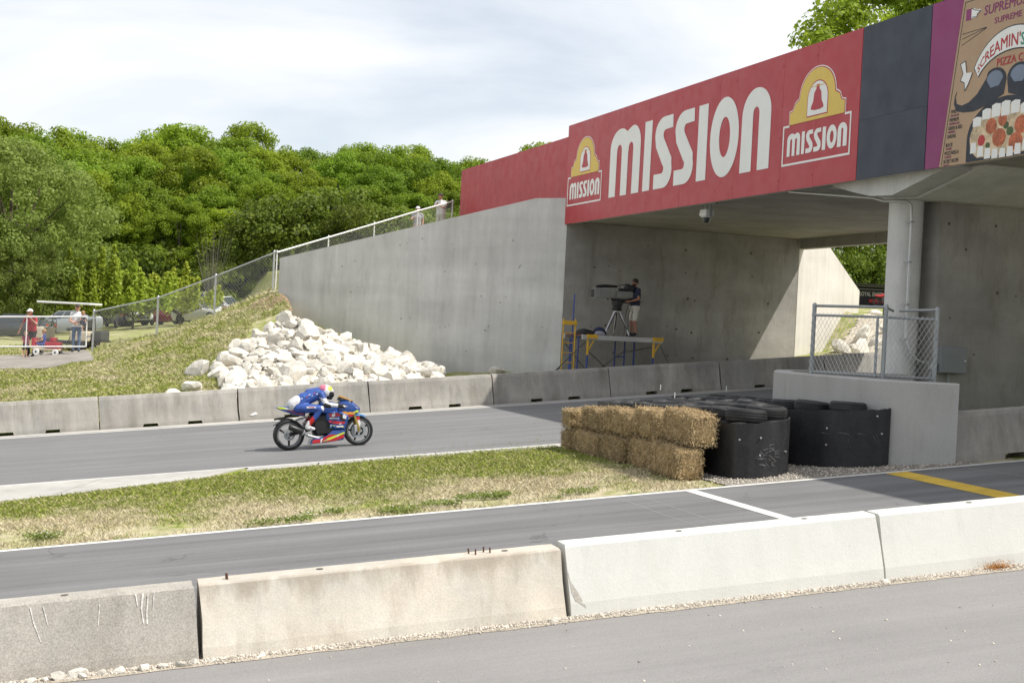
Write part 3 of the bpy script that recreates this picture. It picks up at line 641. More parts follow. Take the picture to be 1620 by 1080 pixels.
# curved nose wall in front of the pier
def spline(P, n=8):
    P = [Vector(p) for p in P]; out = []
    for i in range(len(P)-1):
        p0, p1, p2, p3 = P[max(i-1, 0)], P[i], P[i+1], P[min(i+2, len(P)-1)]
        for k in range(n):
            t = k/n; out.append(0.5*((2*p1)+(p2-p0)*t+(2*p0-5*p1+4*p2-p3)*t*t+(3*p1-p0-3*p2+p3)*t**3))
    out.append(P[-1]); return out
nose = spline([(13.76, 18.78, 0), (12.86, 19.22, 0), (12.55, 20.1, 0), (12.46, 21.2, 0), (12.58, 22.42, 0), (13.3, 23.6, 0), (14.6, 24.3, 0), (16.5, 24.4, 0)], 7)
m = MB(); th = 0.3; n = len(nose); inn = []
for i, p in enumerate(nose):
    d = (nose[min(i+1, n-1)]-nose[max(i-1, 0)]).normalized(); inn.append(p + Vector((d.y, -d.x, 0))*(-th) if False else p + (Vector((d.y, -d.x, 0))*th))
cen = Vector((15.2, 21.5, 0))
inn = [p + (q-p if (q-cen).length < (p-cen).length else p-q) for p, q in zip(nose, inn)]
vs = []
for p, q in zip(nose, inn): vs += [(p.x, p.y, 0.7), (p.x, p.y, 2.50), (p.x+(q.x-p.x)*.1, p.y+(q.y-p.y)*.1, 2.522), (q.x, q.y, 2.522), (q.x, q.y, 0.7)]
m.add(vs, [(i*5+k, (i+1)*5+k, (i+1)*5+(k+1) % 5, i*5+(k+1) % 5) for i in range(n-1) for k in range(5)] + [(4, 3, 2, 1, 0), tuple((n-1)*5+k for k in range(5))])
nw = m.build('nose_wall', 'conc_nose', None, smooth=True); tag(nw, 'curved pale concrete nose wall wrapping the foot of the pier', 'wall')
m = MB(); fl = [p for p in inn]; m.add([(p.x, p.y, 2.2) for p in fl], [tuple(range(len(fl)))]); o = m.build('infill', 'gravel_dark', nw, tri=True)

# ---------------------------------------------------------------- chain-link fences
def chain(m, P0, P1, h0, h1, sp=0.062, r=0.0028, off=0.0, spike=0.025, z0=0.03):
    """diamond mesh between two posts; h0,h1 heights at each end, base follows P0->P1"""
    P0 = Vector(P0); P1 = Vector(P1); d = P1-P0; Ln = math.hypot(d.x, d.y); nb = Vector((-d.y, d.x, 0)).normalized()
    H = max(h0, h1)
    for sgn, o in ((1, 0.004), (-1, -0.004)):
        a = -H
        while a < Ln+H:
            # a wire from (a,0) rising at 60 degrees in direction sgn
            k = 0.62*sgn; x0, x1 = a, a + k*(h0+h1)/2*1.0
            lo, hi = 0.0, 1.0
            if x1 != x0:
                ta, tb_ = (0-x0)/(x1-x0), (Ln-x0)/(x1-x0); lo = max(lo, min(ta, tb_)); hi = min(hi, max(ta, tb_))
            if hi-lo > 0.01:
                def pt(u):
                    x = x0+(x1-x0)*u; f = x/Ln; hh = h0+(h1-h0)*f; return P0 + d*f + nb*(o+off) + Vector((0, 0, z0+(hh-z0)*u + (spike if u >= 0.999 else 0)))
                m.tube(pt(lo), pt(hi), r, n=3, cap=False)
            a += sp*1.25
def fence(name, label, posts, hts, rail=True, pr=0.03, rr=0.022, mat='galv', off=0.05, wire_r=0.004, sp=0.07, post_h=0.05, cat='fence'):
    f = thing(name, label, cat, posts[0])
    inv = Matrix.Translation(-Vector(posts[0]))
    def b(m, nm, mt, **k): o = m.build(nm, mt, f, **k); o.matrix_parent_inverse = inv; return o
    for p, h in zip(posts, hts):
        p = Vector(p); m = MB(); m.lathe([(pr, -0.3), (pr, h+post_h-.03), (pr*1.15, h+post_h-.03), (pr*1.1, h+post_h), (pr*.5, h+post_h+.03)], p, n=10); b(m, 'post', mat, smooth=True)
    for (p, q), (h, k) in zip(zip(posts[:-1], posts[1:]), zip(hts[:-1], hts[1:])):
        if rail: b(MB().tube(Vector(p)+Vector((0, -off, h)), Vector(q)+Vector((0, -off, k)), rr, n=8), 'top_rail', mat, smooth=True)
        m = MB(); chain(m, p, q, h, k, sp, wire_r, -off*1.6); b(m, 'wire_mesh', 'wire')
    return f, b
fp = [(2.08, 52.0), (4.2, 51.4), (6.1, 50.9), (8.02, 50.3)]
fposts = [(s, t, float(gz(s, t))) for s, t in fp]
fence('chain_link_fence', 'galvanised chain link fence climbing the grassy bank from the gate to the bridge wall', fposts, [1.42, 1.34, 1.42, 1.36], pr=0.036, wire_r=0.0026)
fp = [(8.12, 50.33), (10.2, 51.7), (12.2, 53.05), (14.2, 54.3), (15.95, 55.5)]
fposts = [(s, t, float(ez(s))) for s, t in fp]
fence('chain_link_fence', 'chain link fence with white rail running up behind the wing wall to the red hoarding', fposts, [1.34, 1.34, 1.34, 1.35, 1.38], mat='white_pipe', pr=0.025, rr=0.03, wire_r=0.0026)
# gate
gt = thing('gate', 'white pipe gate with wire mesh across the gravel lane', 'gate', (2.0, 52.0, 1.5))
ginv = Matrix.Translation((-2.0, -52.0, -1.5))
def gb(m, nm, mt, **k): o = m.build(nm, mt, gt, **k); o.matrix_parent_inverse = ginv; return o
g0, g1 = Vector((1.86, 52.02, 0)), Vector((-4.2, 54.05, 0))
def gp(f, z): p = g0+(g1-g0)*f; return Vector((p.x, p.y, z + (1.5-0.32*f)))
gb(MB().path([gp(0, .17), gp(0, 1.22), gp(1, 1.22)], 0.028), 'frame_pipe', 'white_pipe'); gb(MB().tube(gp(0, .17), gp(1, .17), 0.028), 'frame_pipe', 'white_pipe')
for f in (0.33, 0.66): gb(MB().tube(gp(f, .17), gp(f, 1.22), 0.018), 'stile', 'white_pipe')
m = MB(); chain(m, gp(0, .15), gp(1, .15), 1.05, 1.05, 0.07, 0.0026, 0.0, spike=0); gb(m, 'wire_mesh', 'wire')
gb(MB().bx(1.88, 2.0, 51.98, 52.06, 2.0, 2.06), 'hinge', 'galv_dull'); gb(MB().bx(1.88, 2.0, 51.98, 52.06, 2.6, 2.66), 'hinge', 'galv_dull')
# wire cage on the nose wall
cp = [(12.72, 20.25, 2.52), (13.42, 19.62, 2.52), (14.35, 19.35, 2.52)]
cg, cb = fence('wire_cage', 'galvanised wire mesh cage standing on the curved nose wall', [(12.6, 21.28, 2.52), (13.1, 19.9, 2.52), (13.95, 19.72, 2.52)], [1.02, 1.02, 1.02], rail=False, mat='galv_dull', pr=0.036, wire_r=0.0024, sp=0.066, post_h=.16, cat='cage')
def CP(p, z): return Vector((p[0], p[1], 2.52+z))
A_, B_, C_ = (12.6, 21.28), (13.1, 19.9), (13.95, 19.72)
for p, q in ((A_, B_), (B_, C_)):
    for z, r in ((1.0, .022), (.04, .02), (1.16, .024)):
        if z > 1.1 and p == B_: continue
        cb(MB().tube(CP(p, z), CP(q, z), r), 'rail', 'galv_dull', smooth=True)
cb(MB().tube(CP(B_, 1.16), CP((13.7, 20.6), 1.13), .022), 'rail', 'galv_dull'); cb(MB().tube(CP(C_, 1.16), CP((13.62, 20.3), 1.13), .022), 'rail', 'galv_dull')
cb(MB().tube(CP((13.05, 20.05), 0), CP((13.05, 20.05), 1.0), .024), 'gate_stile', 'galv_dull')
# ---------------------------------------------------------------- hoardings
def arc(cx, cy, rx, ry, a0, a1, n=12): return [(cx+rx*math.cos(R(a0+(a1-a0)*i/n)), cy+ry*math.sin(R(a0+(a1-a0)*i/n))) for i in range(n+1)]
S0, T0, Z0 = 15.6, 41.6, 6.37
def SF(u, v, d): return Vector((S0-d, T0-u, Z0+v))
sg = thing('billboard', 'long red billboard with big white lettering and two yellow bell emblems on the bridge', 'billboard', (S0, T0, Z0))
sinv = Matrix.Translation((-S0, -T0, -Z0))
def sb(par, m, nm, mt): o = m.build(nm, mt, par, tri=True); o.matrix_parent_inverse = sinv; return o
W = 16.58; cuts = [0, 2.07, 4.15, 6.22, 8.29, 10.36, 11.25, 13.46, 14.9, W]
for a, b in zip(cuts[:-1], cuts[1:]):
    m = MB(); m.prism([(a+.003, 0), (b-.003, 0), (b-.003, 3.07), (a+.003, 3.07)], SF, -0.03+random.uniform(-.003, .003), 0.0); sb(sg, m, 'panel', 'red_sign')
m = MB(); m.prism([(0.01, .02), (W-.01, .02), (W-.01, 3.05), (0.01, 3.05)], SF, -0.09, -0.04); sb(sg, m, 'backing', 'red_sign2')
# letters: outlines in sign coordinates (u along, v up)
B0, T1 = 0.57, 2.47
def glyphs():
    G = []
    # M : two arches
    G.append(([(3.55, B0), (4.01, B0), (4.03, 1.75)] + arc(4.21, 1.86, .17, .17, 180, 0, 8) + [(4.385, B0), (4.82, B0), (4.835, 1.75)] + arc(5.02, 1.86, .165, .17, 180, 0, 8) + [(5.17, B0), (5.67, B0), (5.68, 1.9)] + arc(5.17, 1.93, .51, .55, 0, 108, 12) + [(4.72, 2.36)] + arc(4.27, 1.93, .73, .55, 62, 180, 12)[1:], []))
    G.append(([(5.93, B0), (6.39, B0), (6.42, 2.46), (5.95, 2.46)], []))
    def S(o):
        return ([(6.65+o, B0), (7.2+o, B0)] + arc(7.25+o, 1.02, .51, .45, -90, 20, 9) + [(7.72+o, 1.33), (7.22+o, 1.86)] + arc(7.30+o, 1.98, .14, .13, 210, 90, 5) + [(7.74+o, 2.12), (7.72+o, 2.46), (7.28+o, 2.46)] + arc(7.22+o, 2.0, .58, .46, 90, 200, 9) + [(6.72+o, 1.68), (7.2+o, 1.16)] + arc(7.13+o, 1.08, .12, .12, 30, -90, 5) + [(6.65+o, .96)], [])
    G.append(S(0)); G.append(S(1.26))
    G.append(([(9.24, B0), (9.76, B0), (9.76, 2.46), (9.25, 2.46)], []))
    G.append((arc(10.68, 1.525, .745, .965, 0, 360, 40)[:-1], arc(10.70, 1.525, .285, .485, 0, 360, 28)[:-1]))
    G.append(([(11.55, B0), (12.1, B0), (12.1, 1.9)] + arc(12.25, 1.9, .15, .15, 180, 0, 8) + [(12.4, B0), (12.94, B0)] + arc(12.26, 1.87, .69, .62, 0, 180, 18), []))
    return G
def glyph_mb(m, g, fn, d0, d1):
    out_, inn_ = g
    if not inn_: m.prism(out_, fn, d0, d1); return
    n = len(out_); k = len(inn_)
    # ring: resample the hole to the outline's count
    c = (sum(p[0] for p in inn_)/k, sum(p[1] for p in inn_)/k); rx = max(p[0] for p in inn_)-c[0]; ry = max(p[1] for p in inn_)-c[1]
    inn2 = [(c[0]+rx*math.cos(2*math.pi*i/n), c[1]+ry*math.sin(2*math.pi*i/n)) for i in range(n)]
    vs = [fn(a, b, d) for d in (d0, d1) for P in (out_, inn2) for a, b in P]; fs = []
    for i in range(n):
        j = (i+1) % n; fs += [(i, j, n+j, n+i), (2*n+i, 3*n+i, 3*n+j, 2*n+j), (i, 2*n+i, 2*n+j, j), (n+i, n+j, 3*n+j, 3*n+i)]
    m.add(vs, fs)
for g in glyphs():
    m = MB(); glyph_mb(m, g, SF, 0.002, 0.010); sb(sg, m, 'letter', 'white_vinyl')
def logo(off):
    def F(u, v, d): return SF(u+off, v, d)
    u0, u1, v0, v1 = 13.54, 16.31, .54, 1.43; bw = .045
    for (a, b, c, d) in ((u0, u1, v0, v0+bw), (u0, u0+bw, v0+bw, v1), (u1-bw, u1, v0+bw, v1), (u0+bw, 13.80, v1-bw, v1), (16.06, u1-bw, v1-bw, v1)):
        m = MB(); m.prism([(a, c), (b, c), (b, d), (a, d)], F, .002, .008); sb(sg, m, 'emblem_border', 'white_vinyl')
    def gable(e):
        half = [(1.11+e, 1.43), (1.11+e, 1.69+e), (.99+e*.6, 1.71+e), (.95+e*.6, 1.76+e), (.90+e*.6, 1.85+e), (.80+e, 1.90+e), (.725+e, 1.925+e)]
        return [(14.93+x, y) for x, y in half] + arc(14.93, 1.94+e, .71+e, .59, 4, 176, 20) + [(14.93-x, y) for x, y in reversed(half)]
    m = MB(); m.prism(gable(.04), F, .002, .006); sb(sg, m, 'emblem_outline', 'white_vinyl')
    m = MB(); m.prism(gable(.02), F, .006, .009); sb(sg, m, 'emblem_outline', 'red_sign2')
    m = MB(); m.prism(gable(0), F, .009, .012); sb(sg, m, 'emblem_arch', 'yellow_vinyl')
    def win(e): return [(14.56-e, 1.53-e), (15.36+e, 1.53-e), (15.36+e, 1.88)] + arc(14.96, 1.88, .40+e, .36+e, 0, 180, 14)
    m = MB(); m.prism(win(.025), F, .012, .014); sb(sg, m, 'emblem_window', 'red_sign2')
    m = MB(); m.prism(win(0), F, .014, .017); sb(sg, m, 'emblem_window', 'white_vinyl')
    m = MB(); m.prism([(14.90, 2.17), (15.02, 2.17), (15.02, 2.08), (15.10, 2.0), (15.13, 1.82), (15.20, 1.72), (15.22, 1.66), (15.08, 1.63), (14.84, 1.63), (14.70, 1.66), (14.72, 1.72), (14.79, 1.82), (14.82, 2.0), (14.90, 2.08)], F, .017, .021); sb(sg, m, 'emblem_bell', 'red_sign2')
    m = MB(); m.prism([(14.70, 2.135), (15.22, 2.135), (15.22, 2.15), (14.70, 2.15)], F, .021, .023); sb(sg, m, 'bell_beam', 'yellow_vinyl')
    k = .258
    for g in glyphs():
        def F2(u, v, d): return SF(off+13.75+(u-3.55)*k, .74+(v-.57)*k, d)
        m = MB(); glyph_mb(m, g, F2, .002, .008); sb(sg, m, 'small_letter', 'white_vinyl')
logo(0); logo(-13.37)
rv = MB()
for i, a in enumerate(cuts[1:-1]):
    for v in (.25, 1.2, 1.9, 2.8):
        rv = MB(); rv.prism(arc(a-.06, v, .018, .018, 0, 360, 6)[:-1], SF, .001, .008); sb(sg, rv, 'rivet', 'red_sign2')
# plain red hoarding over the approach
ph = thing('hoarding', 'plain red hoarding on the bridge approach above the wing wall', 'hoarding', (16.4, 41.7, 6.9)); pinv = Matrix.Translation((-16.4, -41.7, -6.9))
for k in range(7):
    a, b = 41.7+2.035*k, 41.7+2.035*(k+1); m = MB(); m.bx(16.4, 16.44, a+.004, b-.004, 6.92, 9.41); o = m.build('panel', 'red_sign2', ph); o.matrix_parent_inverse = pinv
    m = MB(); m.bx(16.45, 16.53, a+.9, a+1.0, 6.85, 9.3); o = m.build('post', 'galv_dull', ph); o.matrix_parent_inverse = pinv
m = MB(); m.bx(16.42, 16.46, 55.96, 56.02, 6.9, 9.43); o = m.build('end_strip', 'ink', ph); o.matrix_parent_inverse = pinv
# navy, magenta and kraft panels
nv = thing('hoarding', 'dark navy blue hoarding beside the red billboard', 'hoarding', SF(16.6, 0, 0))
def panel_thing(th, pieces):
    inv = Matrix.Translation(-Vector(th.location))
    for m, nm, mt in pieces: o = m.build(nm, mt, th, tri=True); o.matrix_parent_inverse = inv
def rect(a, b, c, d): return [(a, c), (b, c), (b, d), (a, d)]
panel_thing(nv, [(MB().prism(rect(16.60, 18.90, 0, 1.19), SF, -.04, .002), 'panel', 'navy_sign'), (MB().prism(rect(16.60, 18.90, 1.194, 3.07), SF, -.04, 0.0), 'panel', 'navy_sign')])
pz_ = thing('billboard', 'magenta and kraft brown pizza billboard with a huge moustached mouth', 'billboard', SF(18.92, 0, 0))
P = []
def lean(v): return 19.38+(v)*0.165
P.append((MB().prism([(18.92, 0), (19.36, 0), (19.87, 3.07), (18.92, 3.07)], SF, -.04, 0), 'panel', 'magenta_sign'))
P.append((MB().prism([(19.365, 0), (24.6, 0), (24.6, 3.07), (19.875, 3.07)], SF, -.04, 0.001), 'panel', 'tan_sign'))
def line(pts, wd, d0=.003, d1=.005):
    m = MB()
    for (a, b) in zip(pts[:-1], pts[1:]):
        dx, dy = b[0]-a[0], b[1]-a[1]; l = math.hypot(dx, dy) or 1; nx, ny = -dy/l*wd/2, dx/l*wd/2
        m.prism([(a[0]+nx, a[1]+ny), (a[0]-nx, a[1]-ny), (b[0]-nx, b[1]-ny), (b[0]+nx, b[1]+ny)], SF, d0, d1)
    return m
P.append((line([(lean(0)+.05, 0.02), (lean(2.9)+.05, 2.9), (24.5, 2.9)], .012), 'print_line', 'ink'))
for q in ((2.34, 2.345), (2.25, 2.34), (2.14, 2.33)): P.append((line([(19.86, q[0]), (20.55, q[1])], .01), 'print_line', 'ink'))
# moustache (left and right halves), mouth, teeth, toppings
C0 = 21.17
def mir(poly): return [(2*C0-a, b) for a, b in reversed(poly)]
must = [(C0-.02, 1.30)] + arc(C0-.32, 1.36, .31, .23, 0, 130, 8) + [(20.62, 1.44), (20.38, 1.20), (20.15, 1.08), (19.95, 1.05), (19.80, 1.10), (19.76, 1.22), (19.80, 1.33), (19.74, 1.25), (19.72, 1.10), (19.80, .97), (20.0, .92), (20.3, .90), (20.6, .95), (20.85, 1.02), (C0-.06, 1.10)]
for f in (lambda q: q, mir): P.append((MB().prism(f(must), SF, .003, .006), 'moustache', 'ink'))
shine = arc(C0-.32, 1.39, .22, .15, 0, 180, 8) + [(C0-.42, 1.25), (C0-.2, 1.27)]
for f in (lambda q: q, mir): P.append((MB().prism(f(shine), SF, .006, .008), 'moustache_shine', 'slate_print'))
mouth = arc(C0, .45, .98, .62, 150, 30, 16) + arc(C0, .30, .98, .40, 0, -180, 20)
mouth = [(a, max(b, 0.01)) for a, b in mouth]
P.append((MB().prism(arc(C0, .40, 1.02, .66, 0, 180, 24) + [(C0-1.02, .01), (C0+1.02, .01)], SF, .003, .005), 'lip_outline', 'ink'))
P.append((MB().prism(arc(C0, .40, .93, .50, 0, 180, 24) + [(C0-.9, .2), (C0-.7, .06), (C0+.7, .06), (C0+.9, .2)], SF, .005, .007), 'mouth', 'cheese'))
for k in range(7):
    a = C0-.86+k*.255; top = .40+.58*math.sqrt(max(0, 1-((a+.12-C0)/1.0)**2)); h = .17+.09*math.exp(-((a+.12-C0)/.4)**2)
    P.append((MB().prism([(a, top-h), (a+.22, top-h), (a+.235, top-.02), (a+.1, top), (a, top-.03)], SF, .007, .010), 'tooth', 'white_vinyl'))
for k in range(9):
    a = C0-.90+k*.2; b = .04+.10*((a+.1-C0)/.9)**2*2.2; P.append((MB().prism([(a, max(.01, b-.06)), (a+.17, max(.01, b-.06)), (a+.16, b+.12), (a+.02, b+.13)], SF, .009, .012), 'tooth', 'white_vinyl'))
for (a, b, r, mt) in ((C0-.12, .36, .19, 'pepperoni'), (C0+.32, .25, .17, 'pepperoni'), (C0-.35, .58, .15, 'pepperoni'), (C0+.45, .52, .16, 'pepperoni'), (C0-.6, .36, .11, 'red_print'), (C0+.16, .44, .09, 'pepper_green'), (C0+.05, .55, .07, 'pepper_green'), (C0-.42, .25, .06, 'pepper_green'), (C0+.7, .35, .1, 'pepper_green'), (C0-.05, .66, .12, 'pepperoni')):
    P.append((MB().prism(arc(a, b, r*random.uniform(.9, 1.2), r*random.uniform(.8, 1), 0, 360, 11)[:-1], SF, .007, .0085+random.uniform(0, .001)), 'topping', mt))
# banner ribbon
rib_o = arc(C0+.1, 1.25, 1.10, .98, 155, 25, 22); rib_i = arc(C0+.1, 1.25, .98, .60, 155, 25, 22)
P.append((MB().prism(arc(C0+.1, 1.25, 1.12, 1.0, 156, 24, 22)+list(reversed(arc(C0+.1, 1.25, .96, .58, 156, 24, 22))), SF, .003, .006), 'ribbon_outline', 'ink'))
P.append((MB().prism(rib_o+list(reversed(rib_i)), SF, .006, .009), 'ribbon', 'white_vinyl'))
P.append((MB().prism([(20.22, 1.60), (20.12, 1.42), (20.02, 1.30), (20.0, 1.45), (19.88, 1.50), (19.95, 1.62), (19.86, 1.80), (20.0, 1.84), (20.05, 1.62)], SF, .004, .008), 'ribbon_tail', 'white_vinyl'))
P.append((line([(20.22, 1.60), (20.12, 1.42), (20.02, 1.30), (20.0, 1.45), (19.88, 1.50), (19.95, 1.62), (19.86, 1.80), (20.0, 1.84), (20.05, 1.62)], .014, .008, .010), 'ribbon_outline', 'ink'))
# pointing hand
P.append((MB().prism(rect(19.95, 20.10, 2.56, 2.76), SF, .003, .006), 'cuff', 'magenta_sign'))
P.append((MB().prism([(20.10, 2.58), (20.25, 2.57), (20.27, 2.63), (20.36, 2.66), (20.36, 2.70), (20.22, 2.72), (20.18, 2.75), (20.10, 2.74)], SF, .003, .006), 'hand', 'white_vinyl'))
P.append((line([(20.12, 2.6), (20.25, 2.58), (20.27, 2.63), (20.36, 2.67), (20.2, 2.71), (20.12, 2.75)], .012, .006, .008), 'hand_outline', 'ink'))
panel_thing(pz_, P)
# lettering from the built-in font
def text_mesh(txt, size, ext=0.0):
    c = bpy.data.curves.new('t', 'FONT'); c.body = txt; c.size = size; c.extrude = ext; c.resolution_u = 2
    o = bpy.data.objects.new('t', c); col.objects.link(o); dg = bpy.context.evaluated_depsgraph_get(); dg.update()
    me = bpy.data.meshes.new_from_object(o.evaluated_get(dg)); bpy.data.objects.remove(o); return me
def text_on(par_, inv, txt, size, fn, mat, name='lettering', warp=None, d=.009, bold=0.0, sx=1.0, shear=0.0):
    me0 = text_mesh(txt, size); vs, fs = [], []
    for q, (ox, oy) in enumerate(((0, 0), (.028, 0), (0, .022), (.028, .022))):      # a bolder stroke, each copy a hair further out
        n0 = len(vs)
        for v in me0.vertices:
            a, b = (v.co.x+ox*size)*sx + v.co.y*shear, v.co.y+oy*size
            if warp: a, b = warp(a, b)
            vs.append(fn(a, b, d+.0007*q))
        fs += [tuple(n0+i for i in p.vertices) for p in me0.polygons]
    me = bpy.data.meshes.new(name); me.from_pydata(vs, [], fs); bpy.data.meshes.remove(me0)
    me.materials.clear(); me.materials.append(M[mat]); o = link(name, me, par_); o.matrix_parent_inverse = inv; return o
pinv2 = Matrix.Translation(-Vector(pz_.location))
def at(u, v): return lambda a, b: (u+a, v+b)
text_on(pz_, pinv2, 'SUPREMUS MAXIMUS', .24, SF, 'magenta_sign', warp=at(20.44, 2.56), d=.004, shear=.12)
text_on(pz_, pinv2, 'SUPREME', .15, SF, 'magenta_sign', warp=at(20.75, 2.36), d=.004, sx=1.2)
text_on(pz_, pinv2, 'PIZZA', .15, SF, 'magenta_sign', warp=at(21.58, 2.36), d=.004, sx=1.2)
text_on(pz_, pinv2, 'PIZZA CO.', .19, SF, 'red_print', warp=at(C0-.30, 1.60), d=.006)
def ribwarp(start):
    def wv(a, b):
        th_ = R(start) - a*1.02; k = b/.30; return (C0+.1+(1.02+.03*k)*math.cos(th_), 1.25+(.64+.28*k)*math.sin(th_))
    return wv
text_on(pz_, pinv2, "SCREAMIN'", .33, SF, 'red_print', warp=ribwarp(152), d=.0105, sx=.78)
text_on(pz_, pinv2, 'SICILIAN', .33, SF, 'green_print', warp=ribwarp(78), d=.0105, sx=.78)
for i, (t1, t2) in enumerate((('SWEET ITALIAN', 'SAUSAGE'), ('PREMIUM', 'PEPPERONI'), ('GREEN & RED', 'PEPPERS'), ('ONIONS', ''), ('BLACK', 'OLIVES'), ('MOZZARELLA', 'CHEESE'), ('SECRET RECIPE', 'SAUCE'))):
    v = .94-.148*i; u = lean(v)+.10
    text_on(pz_, pinv2, t1, .095, SF, 'ink', warp=at(u, v), d=.004, sx=.7)
    if t2: text_on(pz_, pinv2, t2, .06, SF, 'magenta_sign', warp=at(u, v-.06), d=.004)
ex = thing('hoarding', 'plain kraft hoarding continuing past the pizza billboard', 'hoarding', SF(24.62, 0, 0))
panel_thing(ex, [(MB().prism(rect(24.62+2.2*k, 24.61+2.2*(k+1), 0, 3.07), SF, -.04, 0), 'panel', 'tan_sign') for k in range(4)])
# ---------------------------------------------------------------- rocks
def rock_mesh(seed):
    rg = random.Random(seed); bm = bmesh.new(); bmesh.ops.create_icosphere(bm, subdivisions=2, radius=1)
    sx_, sy_, sz_ = rg.uniform(.75, 1.15), rg.uniform(.65, 1.0), rg.uniform(.55, .85)
    cuts_ = [(Vector((rg.gauss(0, 1), rg.gauss(0, 1), rg.gauss(0, 1))).normalized(), rg.uniform(.42, .74)) for _ in range(15)]
    for v in bm.verts:
        p = v.co.copy()
        for nn, d in cuts_:
            k = p.dot(nn)
            if k > d: p -= nn*(k-d)
        v.co = Vector((p.x*sx_, p.y*sy_, p.z*sz_))*1.35*(1+rg.uniform(-.03, .03))
    me = bpy.data.meshes.new('rock'); bm.to_mesh(me); bm.free(); me.materials.append(M['rock']); return me
RM = [rock_mesh(i) for i in range(14)]
def terr(s, t): return float(gz(s, t)+bumps(s, t)*np.clip((t-36.2)/2, 0, 1))
def in_poly(x, y, P):
    c = False; j = len(P)-1
    for i in range(len(P)):
        if (P[i][1] > y) != (P[j][1] > y) and x < (P[j][0]-P[i][0])*(y-P[i][1])/(P[j][1]-P[i][1])+P[i][0]: c = not c
        j = i
    return c
rg = random.Random(5)
def rocks(poly, n, group, labels, rr):
    placed = []; xs_ = [p[0] for p in poly]; ys_ = [p[1] for p in poly]; tries = 0
    while len(placed) < n and tries < 20000:
        tries += 1; x = rg.uniform(min(xs_), max(xs_)); y = rg.uniform(min(ys_), max(ys_))
        if not in_poly(x, y, poly): continue
        r = rg.choice(rr)*rg.uniform(.8, 1.2)*(.8 if y > 44 else 1)
        if any((x-a)**2+(y-b)**2 < (0.74*(r+q))**2 for a, b, q in placed): continue
        placed.append((x, y, r))
    for x, y, r in placed:
        o = link('limestone_rock', rg.choice(RM)); o.location = (x, y, terr(x, y)+r*rg.uniform(.15, .45)); o.scale = (r, r, r); o.rotation_euler = (rg.uniform(-.5, .5), rg.uniform(-.5, .5), rg.uniform(0, 6.28))
        tag(o, labels[0] if r > .42 else labels[1] if r > .27 else labels[2], 'rock', group)
pile = [(4.8, 36.1), (4.85, 40.2), (5.2, 41.7), (5.9, 43.0), (6.9, 43.9), (7.8, 44.3), (8.9, 44.9), (9.9, 44.7), (10.8, 44.0), (11.6, 43.3), (11.7, 41), (11.0, 38.6), (10.5, 36.2)]
rocks(pile, 230, 'white rocks piled below the wing wall', ['big blocky white limestone rock in the pile below the wing wall', 'white limestone rock in the pile below the wing wall', 'small white limestone rock filling the pile below the wing wall'], [.40, .36, .31, .28, .26, .23, .21])
V, Fq = grid(np.linspace(4.4, 13.6, 60), np.linspace(35.9, 47.2, 60), lambda a, b: gz(a, b)+bumps(a, b)*np.clip((b-36.2)/2, 0, 1)+.05)
ct = V[Fq].mean(1); kp = np.array([in_poly(c[0], c[1], pile) for c in ct]); M['rubble'] = MT('pale rubble', (0.50, 0.45, 0.37), .95, var=.3, vs=6, fine=.4, fs=25, bmp=.9, bs=12)
struct(link('rubble_bed', np_mesh('rubble_bed', V, Fq[kp], 'rubble')))
pts = []
while len(pts) < 700:
    x, y = rg.uniform(4.6, 12.3), rg.uniform(36, 45.8)
    if in_poly(x, y, pile): pts.append((x, y, terr(x, y)+.08))
tag(pebbles('rubble_stones', pts, .05, .13, 'rock'), 'small pale rubble filling the gaps between the white rocks below the wing wall', 'rubble')
far_pile = [(25.4, 36.2), (26.0, 42.8), (29.8, 46.0), (33.5, 47.5), (33.5, 40), (31.5, 36.2)]
V, Fq = grid(np.linspace(24.5, 34, 60), np.linspace(35.9, 47.5, 60), lambda a, b: gz(a, b)+bumps(a, b)*np.clip((b-36.2)/2, 0, 1)+.05)
ct = V[Fq].mean(1); kp = np.array([in_poly(c[0], c[1], far_pile) for c in ct]); struct(link('rubble_bed', np_mesh('rubble_bed', V, Fq[kp], 'rubble')))
rocks(far_pile, 65, 'white rocks beyond the bridge', ['big white rock in the heap seen through the wire cage beyond the bridge', 'white rock in the heap seen through the wire cage beyond the bridge', 'small white rock in the heap seen through the wire cage beyond the bridge'], [.5, .44, .38, .32, .28])
for s, t, r in ((3.55, 37.6, .3), (4.1, 37.2, .26), (4.45, 40.6, .42), (13.6, 41.6, .3), (4.2, 38.4, .3)):
    o = link('limestone_rock', RM[int(s*7) % 14]); o.location = (s, t, terr(s, t)+r*.3); o.scale = (r, r, r); o.rotation_euler = (.2, .1, s); tag(o, 'stray white limestone rock lying in grass at the edge of the pile', 'rock', 'stray rocks at the pile edge')
# pale stones along the foot of the near barriers
for s, r in ((0.12, .055), (.24, .045), (.33, .07), (.46, .075), (.52, .05), (.68, .045), (.80, .06), (1.0, .07), (1.16, .05), (1.3, .06), (1.4, .045), (1.55, .04), (1.95, .04), (2.35, .035), (4.55, .055), (4.1, .03), (7.2, .04), (6.4, .04), (8.0, .045), (8.12, .035)):
    t = 11.93-abs(rg.gauss(0, .03)); o = link('white_stone', RM[int(s*13) % 14]); o.location = (s, t, GR*s+r*.25); o.scale = (r*1.2, r*.8, r*.9); o.rotation_euler = (rg.uniform(-.4, .4), rg.uniform(-.4, .4), rg.uniform(0, 6))
    tag(o, 'fist-sized white stone at the foot of the dark grey barrier' if s < 1.5 else 'small pale stone in the gravel at the foot of the tan barrier' if s < 4.8 else 'small pale stone in the gravel at the foot of the white barriers', 'stone', 'stones along the near barriers')
